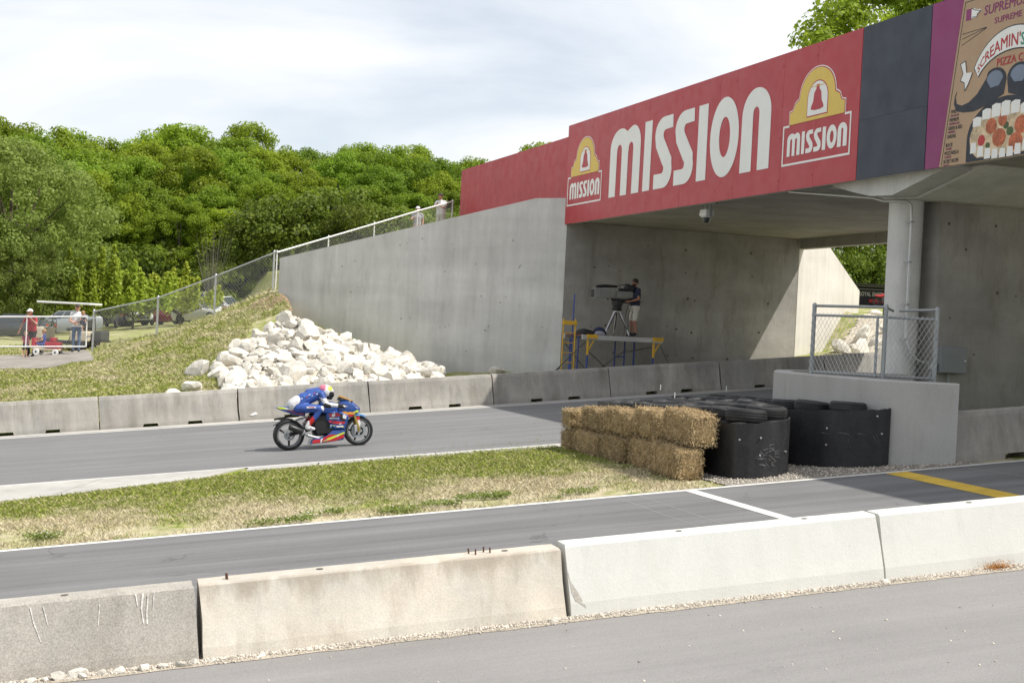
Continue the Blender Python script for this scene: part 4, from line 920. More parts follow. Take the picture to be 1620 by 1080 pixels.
# dry orange weed
P = []; 
M['weed'] = MT('dry weed', (0.42, 0.19, 0.04), 0.8, island=0.5, var=0.1)
P = np.array([(9.33+rg.gauss(0, .09), 11.93+rg.gauss(0, .03), GR*9.33+abs(rg.gauss(.02, .03))) for _ in range(900)])
tag(stuff(link('dry_weed', leaf_mesh('dry_weed', P, 0.012, 'weed', 0.1, 0.25))), 'orange dry weed growing at the foot of a white barrier', 'weed')
# ---------------------------------------------------------------- hay bales
def bale_mesh(seed, Lx=1.05, Ly=0.46, Lz=0.465):
    rg_ = np.random.default_rng(seed); nx, ny, nz = 10, 6, 6; bm = bmesh.new(); bmesh.ops.create_cube(bm, size=1)
    bmesh.ops.subdivide_edges(bm, edges=bm.edges[:], cuts=7, use_grid_fill=True)
    for v in bm.verts:
        x, y, z = v.co*2; q = (abs(x)**6+abs(y)**6+abs(z)**6)**(1/6.); k = 0.5/q*max(abs(x), abs(y), abs(z))*2*0.5
        groove = 0.018*(abs(abs(x)-0.42) < 0.1); d = 0.02*math.sin(7*x+seed)*math.sin(5*z+2*seed)
        v.co = Vector((x*Lx*k, y*(Ly*k-groove*.5+d), z*(Lz*k-groove*.5+d)))
    core = bpy.data.meshes.new('straw_block'); bm.to_mesh(core); bm.free(); core.materials.append(M['straw_core'])
    n = 5200; P = np.zeros((n, 3)); A = np.zeros((n, 3)); face = rg_.integers(0, 6, n); u = rg_.uniform(-.47, .47, n); v = rg_.uniform(-.45, .45, n)
    dims = np.array([Lx, Ly, Lz]); nor = np.zeros((n, 3))
    for f in range(6):
        k = face == f; ax = f//2; sg_ = 1 if f % 2 else -1; o1, o2 = [i for i in range(3) if i != ax]
        P[k, ax] = sg_*dims[ax]*.49; P[k, o1] = u[k]*dims[o1]; P[k, o2] = v[k]*dims[o2]; nor[k, ax] = sg_
    d = rg_.normal(0, 1, (n, 3)); d = d-nor*(d*nor).sum(1)[:, None]*0.55; d[:, 2] -= 0.4*(1-np.abs(nor[:, 2])); d /= np.linalg.norm(d, axis=1)[:, None]; d += nor*rg_.uniform(0.0, .38, n)[:, None]
    ln = rg_.uniform(.02, .06, n)[:, None]; sd_ = np.cross(d, rg_.normal(0, 1, (n, 3))); sd_ /= np.linalg.norm(sd_, axis=1)[:, None]; wd = rg_.uniform(.0025, .005, n)[:, None]
    V = np.stack([P-sd_*wd, P+sd_*wd, P+d*ln+sd_*wd*.6, P+d*ln-sd_*wd*.6], 1)
    return core, np_mesh('straw', V.reshape(-1, 3), np.arange(4*n).reshape(n, 4), 'straw')
BM_ = [bale_mesh(i) for i in range(3)]; M['twine'] = MT('baler twine', (0.28, 0.17, 0.08), 0.9, var=0.2)
twm = MB(); twm.path([(0, -.232, -.24), (0, -.236, .24), (0, .236, .244), (0, .232, -.24), (0, -.232, -.24)], .005, 5)
_t = twm.build('twine', 'twine'); twme = _t.data; bpy.data.objects.remove(_t)
blab = {0: 'bottom', 1: 'top'}; order = ['beside the pit lane, at the corner', 'second from the pit lane', 'third from the pit lane', 'fourth from the pit lane']
def bale(s, t, lev, rz, label, dx=0, tl=0, zk=1.0):
    b = thing('hay_bale', label, 'hay bale', (s+dx, t, GR*(s+dx)+(.235+.485*lev)*zk), rot=(tl, -0.05, rz), group='hay bales stacked in front of the tyres'); k = rg.randrange(3); b.scale.z = zk
    link('straw_block', BM_[k][0], b); stuff(link('straw', BM_[k][1], b)); link('twine', twme, b, (-.23, 0, 0)); link('twine', twme, b, (.23, 0, 0))
for lev in (0, 1):
    for k in range(4):
        bale(9.66+.02*k*0, 19.96+1.15*k+rg.uniform(-.02, .02), lev, R(90)+rg.uniform(-.05, .05), '%s-layer straw bale, %s' % (blab[lev], order[k]), dx=rg.uniform(-.07, .07)-(.10 if lev == 0 and k == 0 else 0), tl=rg.uniform(-.03, .03), zk=1.06-.075*k)
    bale(9.86, 24.3, lev, rg.uniform(-.05, .05), '%s-layer straw bale set crosswise at the track end of the row' % blab[lev], zk=.78)
# ---------------------------------------------------------------- tyres and belts
def tyre_mesh(ro=.31, wd=.20, ri=.205, n=36):
    prof = [(ri, -.07), (ri+.03, -wd/2), (ro-.05, -wd/2), (ro-.012, -wd/2+.02), (ro-.004, -.05), (ro-.014, -.046), (ro-.014, -.038), (ro, -.034), (ro, -.004), (ro-.012, -.004), (ro-.012, .004), (ro, .004), (ro, .034), (ro-.014, .038), (ro-.014, .046), (ro-.004, .05), (ro-.012, wd/2-.02), (ro-.05, wd/2), (ri+.03, wd/2), (ri, .07), (ri+.02, .05), (ro-.03, .06), (ro-.03, -.06), (ri+.02, -.05)]
    m = MB(); m.lathe(prof, n=n, closed=True); o = m.build('tyre', 'rubber', smooth=True); me = o.data; bpy.data.objects.remove(o); return me
TYM = [tyre_mesh(), tyre_mesh(.295, .185, .195), tyre_mesh(.32, .21, .21)]
def stack(s, t, label, hts=(0.1, .305, .51, .715, .92), tilt=.02, top=True):
    for z in hts[-2:]:
        o = link('tyre', TYM[rg.randrange(3)]); o.location = (s+rg.uniform(-.015, .015), t+rg.uniform(-.015, .015), GR*s+z-.045*max(0, t-20)); o.rotation_euler = (rg.uniform(-tilt, tilt), rg.uniform(-tilt, tilt)-.06, rg.uniform(0, 6))
        tag(o, label[0] if z == hts[-1] else label[1], 'tyre', label[2])
la = ('worn black tyre on top of a stack in the belted row behind the straw bales', 'black tyre under the top one in the belted row behind the straw bales', 'tyres in the row behind the bales')
lb = ('worn black tyre on top of a stack around the nose wall', 'black tyre under the top one of a stack around the nose wall', 'tyres packed around the nose wall')
for k in range(9): stack(10.42, 19.42+.60*k, la)
for k in range(9): stack(10.95, 19.74+.60*k, la)
for s, t in ((12.30, 19.62), (12.02, 20.22), (11.98, 20.86), (11.55, 21.3), (12.02, 21.5), (11.52, 21.92), (12.05, 22.14), (11.55, 22.54), (12.1, 22.76), (11.55, 23.16), (12.2, 23.4), (11.6, 23.8), (12.35, 24.0), (11.7, 24.4)): stack(s, t, lb)
def belt(name, label, pts, z0, z1, bolts=(), th=.025, flare=0.0):
    n = len(pts); pts = [Vector(p) for p in pts]; m = MB(); vs = []
    for i, p in enumerate(pts):
        d = (pts[min(i+1, n-1)]-pts[max(i-1, 0)]).normalized(); nn = Vector((d.y, -d.x, 0)); g0_ = GR*p.x
        wob = .008*math.sin(i*1.3)
        vs += [(p+nn*wob)+Vector((0, 0, g0_+z0)), (p+nn*(wob+th*.2))+Vector((0, 0, g0_+z1+wob)), (p+nn*(wob-th))+Vector((0, 0, g0_+z1+wob)), (p+nn*(wob-th))+Vector((0, 0, g0_+z0))]
    m.add(vs, [(i*4+k, (i+1)*4+k, (i+1)*4+(k+1) % 4, i*4+(k+1) % 4) for i in range(n-1) for k in range(4)] + [(3, 2, 1, 0), tuple((n-1)*4+k for k in range(4))])
    o = m.build(name, 'belt', None, smooth=True); tag(o, label, 'rubber belt')
    for i, z in bolts:
        p = pts[i]; d = (pts[min(i+1, n-1)]-pts[max(i-1, 0)]).normalized(); nn = Vector((d.y, -d.x, 0)); q = p+nn*.015+Vector((0, 0, GR*p.x+z))
        MB().tube(q-nn*.01, q+nn*.012, .015, n=8).build('bolt', 'bolt', o)
    return o, pts
b1 = spline([(10.08, 24.6, 0), (10.06, 22.0, 0), (10.06, 20.2, 0), (10.09, 19.35, 0), (10.24, 19.1, 0), (10.5, 19.02, 0), (10.82, 19.10, 0), (11.1, 19.32, 0), (11.29, 19.75, 0), (11.32, 20.4, 0)], 6)
# outward side is -d.y.. keep the outside to the left of travel
o1, p1 = belt('rubber_belt', 'black rubber belt wrapped round the rounded end of the tyre row', b1, .0, .84, [(29, .62), (29, .36), (39, .36), (22, .6)])
b2 = spline([(11.36, 21.3, 0), (11.50, 20.55, 0), (11.72, 19.92, 0), (12.05, 19.45, 0), (12.4, 19.22, 0), (12.68, 19.16, 0), (12.82, 19.2, 0)], 6)
o2, p2 = belt('rubber_belt', 'scuffed black rubber belt around the tyres against the nose wall', b2, .0, .90, [(16, .62), (16, .36), (27, .8), (29, .52)])
def scuffs(o, pts, lst):
    for i, z, ln, sl in lst:
        p = pts[i]; q = pts[min(i+1, len(pts)-1)]; d = (q-p).normalized(); nn = Vector((d.y, -d.x, 0)); a = p+nn*.018+Vector((0, 0, GR*p.x+z)); b = a+d*ln+Vector((0, 0, sl)); h = Vector((0, 0, .004))
        m = MB(); m.add([a-h, b-h*.3, b+h*.3, a+h], [(0, 1, 2, 3)]); m.build('scuff_mark', 'scuff', o)
scuffs(o1, p1, [(rg.choice([28, 29, 30, 31, 32, 33, 34]), rg.uniform(.2, .5), rg.uniform(.05, .13), rg.uniform(-.08, .05)) for _ in range(26)])
scuffs(o2, p2, [(15, .55, .15, -.01), (18, .56, .2, -.02), (22, .54, .12, -.01), (27, .52, .07, -.15), (26, .5, .08, -.12), (20, .46, .04, -.12), (30, .35, .02, .3), (31, .3, .015, .35)])
for p in ((11.2, 24.3), (10.6, 22.4), (11.9, 23.0)):
    MB().tube((p[0], p[1], GR*p[0]+1.0), (p[0], p[1], GR*p[0]+1.10), .008, n=5).build('rod', 'white_pipe', o1)
# ---------------------------------------------------------------- security camera under the deck
scm = thing('security_camera', 'white dome security camera hung under the deck below the red billboard', 'camera', (16.05, 32.6, 6.37))
M['cam_white'] = MT('pale enamel', (0.55, 0.55, 0.53), 0.4, var=0.05)
MB().cbx(-.12, .12, -.22, .14, -.26, -.08, .02).build('housing', 'cam_white', scm)
MB().lathe([(.10, -.27), (.115, -.30), (.10, -.36), (.06, -.41), (.0, -.42)], (0, -.02, 0), n=18).build('dome', glass_dark('dome glass'), scm, smooth=True)
MB().lathe([(.13, -.262), (.13, -.285), (.10, -.29)], (0, -.02, 0), n=18).build('dome_ring', 'cam_white', scm, smooth=True)
MB().tube((0, .05, -.10), (0, .05, .10), .03).build('bracket', 'galv_dull', scm); MB().bx(-.03, .03, -.26, -.22, -.28, .1).build('bracket', 'galv_dull', scm); MB().bx(-.04, .04, -.55, -.2, .03, .09).build('bracket', 'galv_dull', scm)
q = MB(); q.tube((0, .16, -.2), (0, .36, -.17), .035, n=10); q.build('side_camera', 'cam_white', scm, smooth=True)
MB().tube((0, .36, -.17), (0, .40, -.165), .026).build('lens', 'ink', scm)
# ---------------------------------------------------------------- scaffold and ladder
M['yellow_steel'] = MT('yellow painted steel', (0.62, 0.36, 0.03), 0.5, var=0.15, vs=8)
M['blue_steel'] = MT('blue painted steel', (0.035, 0.06, 0.26), 0.5, var=0.2, vs=8)
M['dark_steel'] = MT('dark steel', (0.07, 0.07, 0.075), 0.5, metal=0.3, var=0.2)
M['alu'] = MT('aluminium', (0.52, 0.52, 0.53), 0.4, metal=0.6, var=0.12)
M['plywood'] = MT('reddish plywood', (0.16, 0.07, 0.06), 0.7, var=0.2, vs=6)
scf = thing('scaffold', 'scaffold platform with blue legs and yellow brackets against the abutment', 'scaffold', (15.5, 39.2, 0)); vi = Matrix.Translation((-15.5, -39.2, 0))
def fb(m, nm, mt, **k): o = m.build(nm, mt, scf, **k); o.matrix_parent_inverse = vi; return o
PL = 2.93
for k in range(3): fb(MB().cbx(15.45, 18.02, 39.2+.46*k, 39.64+.46*k, PL+.0, PL+.05, .008), 'deck_plank', 'plywood')
fb(MB().cbx(15.42, 18.02, 39.10, 39.19, PL-.10, PL+.045, .01), 'side_rail', 'alu'); fb(MB().cbx(15.42, 18.02, 40.6, 40.68, PL-.10, PL+.045, .01), 'side_rail', 'alu')
for s in (15.62, 17.75):
    for t in (39.16, 40.6):
        z0 = terr(s, t); fb(MB().tube((s, t, z0), (s, t, PL-.5 if t < 40 else PL-.1), .03), 'leg', 'blue_steel')
        if t < 40:
            fb(MB().tube((s, t-.01, PL-.55), (s, t-.01, PL-.04), .04), 'bracket', 'yellow_steel'); fb(MB().tube((s, t-.02, PL-.45), (s+.22, t-.02, PL-.05), .022), 'bracket', 'yellow_steel')
            fb(MB().cbx(s-.06, s+.28, t-.1, t-.035, PL-.06, PL+.06, .012), 'bracket', 'yellow_steel')
            fb(MB().lathe([(.05, z0-.02), (.05, z0+.01)], (s, t, 0), n=8), 'base_plate', 'dark_steel')
for s in (16.98, 17.3):
    z0 = terr(s, 40.3); fb(MB().tube((s, 40.3, z0), (s, 40.3, PL-.05), .026), 'leg', 'blue_steel')
for z in (1.9, 2.35): fb(MB().tube((16.98, 40.3, z), (17.3, 40.3, z), .018), 'rung', 'blue_steel')
for a, b in (((15.62, 39.3, 2.55), (16.95, 39.3, 1.5)), ((16.95, 39.3, 2.6), (15.5, 39.3, 1.55)), ((17.3, 40.2, 2.5), (17.75, 39.3, 2.7)), ((15.4, 40.5, 2.7), (16.4, 40.5, 1.6)), ((18.0, 39.2, 2.75), (18.45, 39.0, 1.75)), ((15.55, 39.2, 2.75), (14.3, 38.9, 1.65))):
    fb(MB().tube(a, b, .014, n=6), 'cross_brace', 'dark_steel')
fb(MB().tube((14.3, 38.9, 1.6), (14.7, 38.98, 1.98), .028, n=6), 'outrigger', 'dark_steel'); fb(MB().tube((18.3, 39.02, 1.95), (18.5, 39.0, 1.7), .024, n=6), 'outrigger', 'dark_steel')
lad = thing('ladder', 'yellow access ladder frame with a tall blue pole beside the scaffold', 'ladder', (15.0, 39.2, 1.3)); vi2 = Matrix.Translation((-15.0, -39.2, -1.3))
def lbq(m, nm, mt): o = m.build(nm, mt, lad); o.matrix_parent_inverse = vi2; return o
for s in (14.82, 15.20): lbq(MB().tube((s, 39.15, 1.35), (s, 39.15, 3.42), .02), 'stile', 'yellow_steel')
for k in range(7): lbq(MB().tube((14.82, 39.15, 1.55+.29*k), (15.20, 39.15, 1.55+.29*k), .013), 'rung', 'yellow_steel')
lbq(MB().cbx(14.80, 15.24, 39.11, 39.19, 3.24, 3.36, .012), 'head_bar', 'yellow_steel')
lbq(MB().tube((15.12, 39.24, 1.35), (15.16, 39.24, 4.15), .022), 'pole', 'blue_steel'); lbq(MB().tube((15.36, 39.3, 1.4), (15.38, 39.3, 2.93), .024), 'pole', 'blue_steel')
# ---------------------------------------------------------------- TV camera on tripod
tv = thing('tv_camera', 'grey broadcast camera with boxy lens on a pan head and tripod on the scaffold', 'tv camera', (16.75, 39.75, PL+.05), R(180))
M['cam_grey'] = MT('camera grey', (0.215, 0.215, 0.205), 0.5, var=0.08); M['cam_black'] = MT('camera black', (0.018, 0.018, 0.02), 0.5, var=0.1)
tq = lambda m, nm, mt, **k: m.build(nm, mt, tv, **k)
tilt = Matrix.Translation((0, 0, 1.08)) @ Matrix.Rotation(R(2), 4, 'Y')
tq(MB().cbx(.10, .66, -.13, .13, .06, .33, .02, tilt), 'lens_box', 'cam_grey'); tq(MB().cbx(.60, .80, -.15, .15, .04, .36, .02, tilt), 'lens_hood', 'cam_grey'); tq(MB().bx(.801, .81, -.12, .12, .075, .325, tilt), 'front_glass', 'cam_black')
tq(MB().cbx(-.48, .09, -.10, .10, .07, .27, .02, tilt), 'camera_body', 'cam_grey'); tq(MB().bx(-.30, -.14, -.105, -.101, .13, .22, tilt), 'side_panel', 'cam_black')
tq(MB().cbx(-.52, -.05, -.07, .07, .272, .36, .02, tilt), 'top_cover', 'cam_black')
tq(MB().cbx(-.36, -.10, -.11, .11, .38, .58, .03, Matrix.Translation((0, 0, 1.08)) @ Matrix.Rotation(R(-18), 4, 'Y')), 'viewfinder', 'cam_black')
tq(MB().path([(.02, -.02, 1.49), (.4, -.02, 1.49), (.70, -.02, 1.46)], [.035, .05, .04], 10), 'microphone', 'cam_black', smooth=True)
tq(MB().bx(-.46, -.34, -.106, -.101, .10, .24, tilt), 'connector_panel', 'cam_black'); tq(MB().bx(.14, .58, -.134, -.131, .17, .20, tilt), 'lens_groove', 'cam_black'); tq(MB().bx(.62, .78, -.154, -.151, .10, .30, tilt), 'hood_panel', 'cam_black')
tq(MB().path([(-.02, .09, 1.40), (.02, .09, 1.52), (-.25, .09, 1.56), (-.3, .09, 1.40)], .012, 6), 'carry_handle', 'cam_black')
for x in (.2, .45): tq(MB().bx(x, x+.025, -.136, .136, .055, .336, tilt), 'strap', 'cam_grey')
tq(MB().cbx(-.42, .2, -.06, .06, 1.06, 1.13, .015), 'mount_plate', 'cam_black')
tq(MB().lathe([(.16, 1.06), (.17, .98), (.13, .86), (.16, .80), (.10, .74)], n=16), 'pan_head', 'cam_black', smooth=True)
for y in (-.14, .14): tq(MB().path([(-.08, y, 1.02), (-.4, y*1.2, 1.02), (-.72, y*1.3, 1.06)], .014, 6), 'pan_bar', 'cam_black')
tq(MB().cbx(-.80, -.66, -.22, -.14, 1.03, 1.10, .012), 'zoom_grip', 'cam_black')
for a in (20, 140, 260):
    x, y = math.cos(R(a)), math.sin(R(a)); lg = tq(MB().tube((x*.09, y*.09, .74), (x*.45, y*.35, .02), .024, n=8), 'tripod_leg', 'alu')
    MB().tube((x*.05, y*.05+.03, .70), (x*.35, y*.28+.03, .2), .018, n=6).build('inner_tube', 'dark_steel', lg); MB().ell((x*.45, y*.35, .02), (.04, .04, .02), 8, 4).build('foot', 'cam_black', lg)
tq(MB().lathe([(.11, .72), (.12, .76), (.10, .78)], n=14), 'tripod_crown', 'alu')
for k in range(4):
    x = -.3-.12*k; tq(MB().path([(x*.9-.1, .02*k, 1.02), (x*.8-.02, .05, .6), (x*1.0+.05, .08-.04*k, .15), (x*.8, .05, .01)], .008, 5), 'cable', 'cam_black')
# bag and coat heap on the platform
bg_ = thing('bag', 'heap of dark bags and coats lying on the scaffold platform', 'bag', (15.98, 39.6, PL+.05))
M['navy_cloth'] = MT('navy cloth', (0.02, 0.025, 0.06), 0.9, var=0.3, vs=6, bmp=0.4, bs=12); M['grey_cloth'] = MT('grey cloth', (0.3, 0.3, 0.33), 0.9, var=0.2, vs=6)
def lump(c, r, seed):
    m = MB(); m.ell(c, r, 16, 10); rr = random.Random(seed); a, b, d = rr.uniform(5, 9), rr.uniform(4, 8), rr.uniform(0, 6)
    m.v = [(x+.02*math.sin(a*y*2+d), y+.02*math.sin(b*x*2+d), max(0, z*(1+.18*math.sin(a*x+b*y+d)))) for x, y, z in m.v]; return m
lump((-.25, 0, .03), (.33, .2, .13), 1).build('coat', 'cam_black', bg_, smooth=True); lump((.2, .05, .04), (.22, .18, .18), 2).build('bag', 'navy_cloth', bg_, smooth=True); lump((.12, -.16, .02), (.18, .08, .09), 3).build('cloth', 'grey_cloth', bg_, smooth=True)
# ---------------------------------------------------------------- trees
M['leaf_a'] = foliage('maple leaves', (0.15, 0.230, 0.014), (0.32, 0.425, 0.034), 0.55)
M['leaf_b'] = foliage('oak leaves', (0.125, 0.205, 0.014), (0.265, 0.375, 0.034), 0.53)
M['leaf_w'] = foliage('willow leaves', (0.15, 0.225, 0.04), (0.28, 0.37, 0.09), 0.5)
M['leaf_y'] = foliage('young leaves', (0.24, 0.33, 0.03), (0.42, 0.49, 0.075), 0.5)
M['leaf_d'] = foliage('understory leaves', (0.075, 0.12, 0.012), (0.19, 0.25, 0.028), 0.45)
def crown_pts(seed, H, Rx, z0, nclump, per, shape=1.0, rmin=.55, rmax=1.15):
    """leaf positions grouped in clumps over a crown of radius Rx between z0 and H"""
    g = np.random.default_rng(seed); out_ = []; cl = []
    zc, hz = (z0+H)/2, (H-z0)/2; nn_ = []
    lob = [(g.uniform(0, 6.28), g.uniform(.75, 1.2)) for _ in range(5)]
    for i in range(nclump):
        u = g.uniform(-.95, 1); th_ = g.uniform(0, 6.283); k = math.sqrt(max(0.02, 1-u*u))**shape
        rr = Rx*k*(0.62+0.46*g.random()**.4)
        rr *= 1+.22*sum(math.cos(th_-a)*b for a, b in lob)/3
        c = np.array([rr*math.cos(th_), rr*math.sin(th_), zc+hz*u*g.uniform(.86, 1.0)]); cl.append(c)
        r = g.uniform(rmin, rmax); n = int(per*r*r)
        d = g.normal(0, 1, (n, 3)); d /= np.linalg.norm(d, axis=1)[:, None]; d[:, 2] = d[:, 2]*.8+.1
        out_.append(c+d*r*(g.random(n)**.33)[:, None]); nn_.append(d)
    return np.concatenate(out_), cl, np.concatenate(nn_)
def trunk_mb(seed, H, r, cl, lean=.3, nl=9):
    g = random.Random(seed); m = MB(); pts = [(0, 0, -.4)]; x = y = 0
    for k in range(1, 7): x += g.uniform(-.12, .12)*lean*2; y += g.uniform(-.12, .12)*lean*2; pts.append((x, y, H*.82*k/6))
    m.path(pts, [r*1.3, r, r*.9, r*.75, r*.55, r*.36, r*.12], 8)
    for c in g.sample(cl, min(nl, len(cl))):
        z = g.uniform(.3, .62)*H; f = z/(H*.82)*6; i = min(5, int(f)); p = Vector(pts[i]).lerp(Vector(pts[i+1]), f-i); q = Vector(c); md = p.lerp(q, .5)+Vector((0, 0, -.05*(q-p).length))
        m.path([p, md, q], [r*.34, r*.22, r*.06], 5)
    return m
def make_tree(seed, H, Rx, z0, nclump, per, leaf, size, r=.16, shape=1.0, rmin=.55, rmax=1.15, flat=.7):
    P, cl, nn_ = crown_pts(seed, H, Rx, z0, nclump, per, shape, rmin, rmax)
    o = trunk_mb(seed, H, r, cl).build('trunk', 'bark', smooth=True); tm = o.data; bpy.data.objects.remove(o)
    return tm, leaf_mesh('crown', P, size, leaf, flat, nrm=nn_)
TV = [make_tree(i, 12.0+(i % 3), 3.1+.35*(i % 4), 1.2, 230, 420, ['leaf_a', 'leaf_b', 'leaf_a', 'leaf_b', 'leaf_a'][i], .098, rmin=.35, rmax=.85) for i in range(5)]
WIL = make_tree(21, 9.5, 3.7, 1.2, 300, 330, 'leaf_w', .085, r=.22, rmin=.35, rmax=.8, flat=.3)
YNG = make_tree(33, 8.5, 2.4, 2.0, 75, 210, 'leaf_y', .10, rmin=.4, rmax=.8)
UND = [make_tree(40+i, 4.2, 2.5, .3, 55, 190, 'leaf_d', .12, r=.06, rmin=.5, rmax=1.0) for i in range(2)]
def tree(name, label, meshes, loc, sc_=1.0, rz=None, group='trees of the wood beyond the car park', cat='tree'):
    t = thing(name, label, cat, loc, rz if rz is not None else rg.uniform(0, 6.28), group); t.scale = (sc_*rg.uniform(.92, 1.08), sc_*rg.uniform(.92, 1.08), sc_)
    link('trunk', meshes[0], t); link('crown', meshes[1], t); return t
def fw_pt(X, Z):    # a point X metres right and Z metres ahead of where the photographer stands
    return X*math.cos(YAW)+Z*math.sin(YAW), -X*math.sin(YAW)+Z*math.cos(YAW)
rg = random.Random(42)
labs = ['broad maple with bright spring-green crown in the wood', 'oak with darker green crown in the wood', 'tall maple with layered light green crown in the wood', 'rounded dark green oak in the wood', 'big maple with yellowish green crown in the wood']
rows = [(124, -52, 8, 4.3, 0, .64), (128, -54, 9, 4.8, 0, .76), (133, -56, 10, 5.2, 0, .87), (140, -58, 12, 5.6, 0, .95), (149, -61, 20, 6.0, 0, .985), (158, -64, 26, 6.4, 0, 1.0)]
for ri, (Z, xa, xb, sp, s0, s1) in enumerate(rows):
    x = xa+ri*1.7
    while x < xb:
        xx, ZZ = x+rg.uniform(-1.1, 1.1), Z+rg.uniform(-2, 2); X, Y = fw_pt(xx, ZZ); k = rg.randrange(5); zb = float(gz(X, Y))-.3
        top = 3.02+ZZ*(0.1265+.004*math.sin(xx*.33)+.0045*math.sin(xx*.81+1))*s1*rg.uniform(.955, 1.02)
        o = tree('forest_tree', labs[k]+(' edge facing the car park' if ri < 2 else ' behind the front rows'), TV[k], (X, Y, zb), 1.0); zs_ = (top-zb)/(12.2+(k % 3)); o.scale = (max(zs_, .92)*rg.uniform(.95, 1.12), max(zs_, .92)*rg.uniform(.95, 1.12), zs_); x += sp*rg.uniform(.82, 1.18)
# understory along the wood's edge
for i in range(26):
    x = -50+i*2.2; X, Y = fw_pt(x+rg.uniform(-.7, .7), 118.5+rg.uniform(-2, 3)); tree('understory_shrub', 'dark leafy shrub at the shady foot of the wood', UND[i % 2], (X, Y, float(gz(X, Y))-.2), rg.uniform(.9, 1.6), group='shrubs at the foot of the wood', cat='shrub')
# willow on the left
for (x, Z, s_, lb_) in ((-32.0, 90, 1.30, 'big grey-green willow with fine leaves at the left edge of the car park'), (-34.2, 97, 1.25, 'smaller grey-green willow beside the big one'), (-30.6, 87, .72, 'low grey-green willow bush in front of the big willow')):
    X, Y = fw_pt(x, Z); tree('willow_tree', lb_, WIL, (X, Y, float(gz(X, Y))-.2), s_, group='willows by the car park')
# young upright saplings with shoots
def shoots(seed, n, H):
    g = np.random.default_rng(seed); P = []; m = MB(); m.path([(0, 0, -.2), (.03, 0, .6), (0, .03, 1.0)], [.07, .06, .05], 6)
    for i in range(n):
        a = g.uniform(0, 6.283); q = 2.4*math.sqrt(g.random()); h = H*g.uniform(.55, 1.0)*(1-.12*q); base = np.array([q*math.cos(a), q*math.sin(a), .9+.3*q]); tip = base*np.array([1.18, 1.18, 0])+np.array([g.uniform(-.1, .1), g.uniform(-.1, .1), h])
        m.path([(0, 0, .7), tuple(base), tuple(tip)], [.03, .022, .006], 4)
        k = int(430*h/3.2); u = g.random(k)[:, None]; pp = base+(tip-base)*u; d = g.normal(0, 1, (k, 3))*(.20*(1.08-u)**.6); P.append(pp+d)
    return m, np.concatenate(P)
def sapling(seed, n, H, loc, label):
    m, P = shoots(seed, n, H); t = thing('sapling', label, 'sapling', loc, 0, 'young saplings at the edge of the car park'); m.build('trunk', 'bark', t); link('crown', leaf_mesh('crown', P, .11, 'leaf_y', .3), t)
for i, (x, Z, n, H, lb_) in enumerate(((-26.6, 90, 34, 6.3, 'tall yellow-green sapling with many upright shoots behind the golf cart'), (-24.3, 91, 30, 5.2, 'yellow-green sapling with dense upright shoots beside the tallest one'), (-22.2, 95, 26, 4.9, 'yellow-green sapling with upright shoots above the maroon car'), (-31.0, 88, 14, 4.0, 'small yellow-green sapling with few shoots behind the gate'), (-29.2, 97, 14, 2.8, 'low yellow-green sapling between the two taller ones'))):
    X, Y = fw_pt(x, Z); sapling(60+i, n, H, (X, Y, float(gz(X, Y))), lb_)
# thin bare grey sapling
m = MB(); g = random.Random(3); tw = thing('bare_sapling', 'leafless grey twiggy sapling in front of the dark wood', 'sapling', (*fw_pt(-23.8, 112), 0))
for k in range(70):
    a = g.uniform(0, 6.28); r = g.uniform(.1, 2.0); h = g.uniform(2, 7.5); m.path([(0, 0, .2), (r*.45*math.cos(a), r*.45*math.sin(a), h*.5), (r*math.cos(a), r*math.sin(a), h)], [.03, .014, .004], 4)
M['twig'] = MT('grey twigs', (0.17, 0.155, 0.125), 0.9); X, Y = fw_pt(-23.8, 112); tw.location.z = float(gz(X, Y)); m.build('branches', 'twig', tw)
# trees beyond the bridge
rlab = ['tall light green tree rising behind the navy hoarding', 'second light green tree behind the red billboard', 'leafy tree beyond the bridge opening', 'leafy tree right of the bridge opening', 'leafy tree behind the black banner', 'green tree deep beyond the bridge opening']
BT = make_tree(77, 12.5, 3.8, 3.0, 170, 360, 'leaf_a', .10, rmin=.45, rmax=.95)
for i, (x, Z, H) in enumerate(((15.9, 60.5, 1.2), (20.6, 61, 1.36), (24.5, 116, .9), (28.5, 118, .95), (31.5, 121, 1.0), (21.5, 118, .95), (35.5, 116, 1.0), (27, 126, 1.1))):
    X, Y = fw_pt(x, Z); tree('tree', rlab[min(i, 5)], BT if i < 2 else TV[i % 5] if i % 2 else YNG, (X, Y, float(gz(X, Y))-.2), H if i < 2 else H*1.1, group='trees beyond the bridge')
for i in range(8):
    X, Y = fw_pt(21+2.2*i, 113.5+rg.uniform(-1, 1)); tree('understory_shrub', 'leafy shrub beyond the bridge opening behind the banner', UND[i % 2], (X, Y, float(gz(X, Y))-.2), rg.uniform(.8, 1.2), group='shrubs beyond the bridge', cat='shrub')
# weed stalks by the apron
P = []
for i in range(60):
    s = rg.uniform(6.2, 9.4); t = 25.0+rg.uniform(-.15, .1); h = rg.uniform(.08, .3)
    for k in range(8): P.append((s+rg.gauss(0, .02), t+rg.gauss(0, .02), GR*s+h*k/8))
tag(stuff(link('verge_weeds', leaf_mesh('verge_weeds', np.array(P), .012, 'leaf_b', .2, .4))), 'thin weed stalks along the concrete strip near the bales', 'weeds')
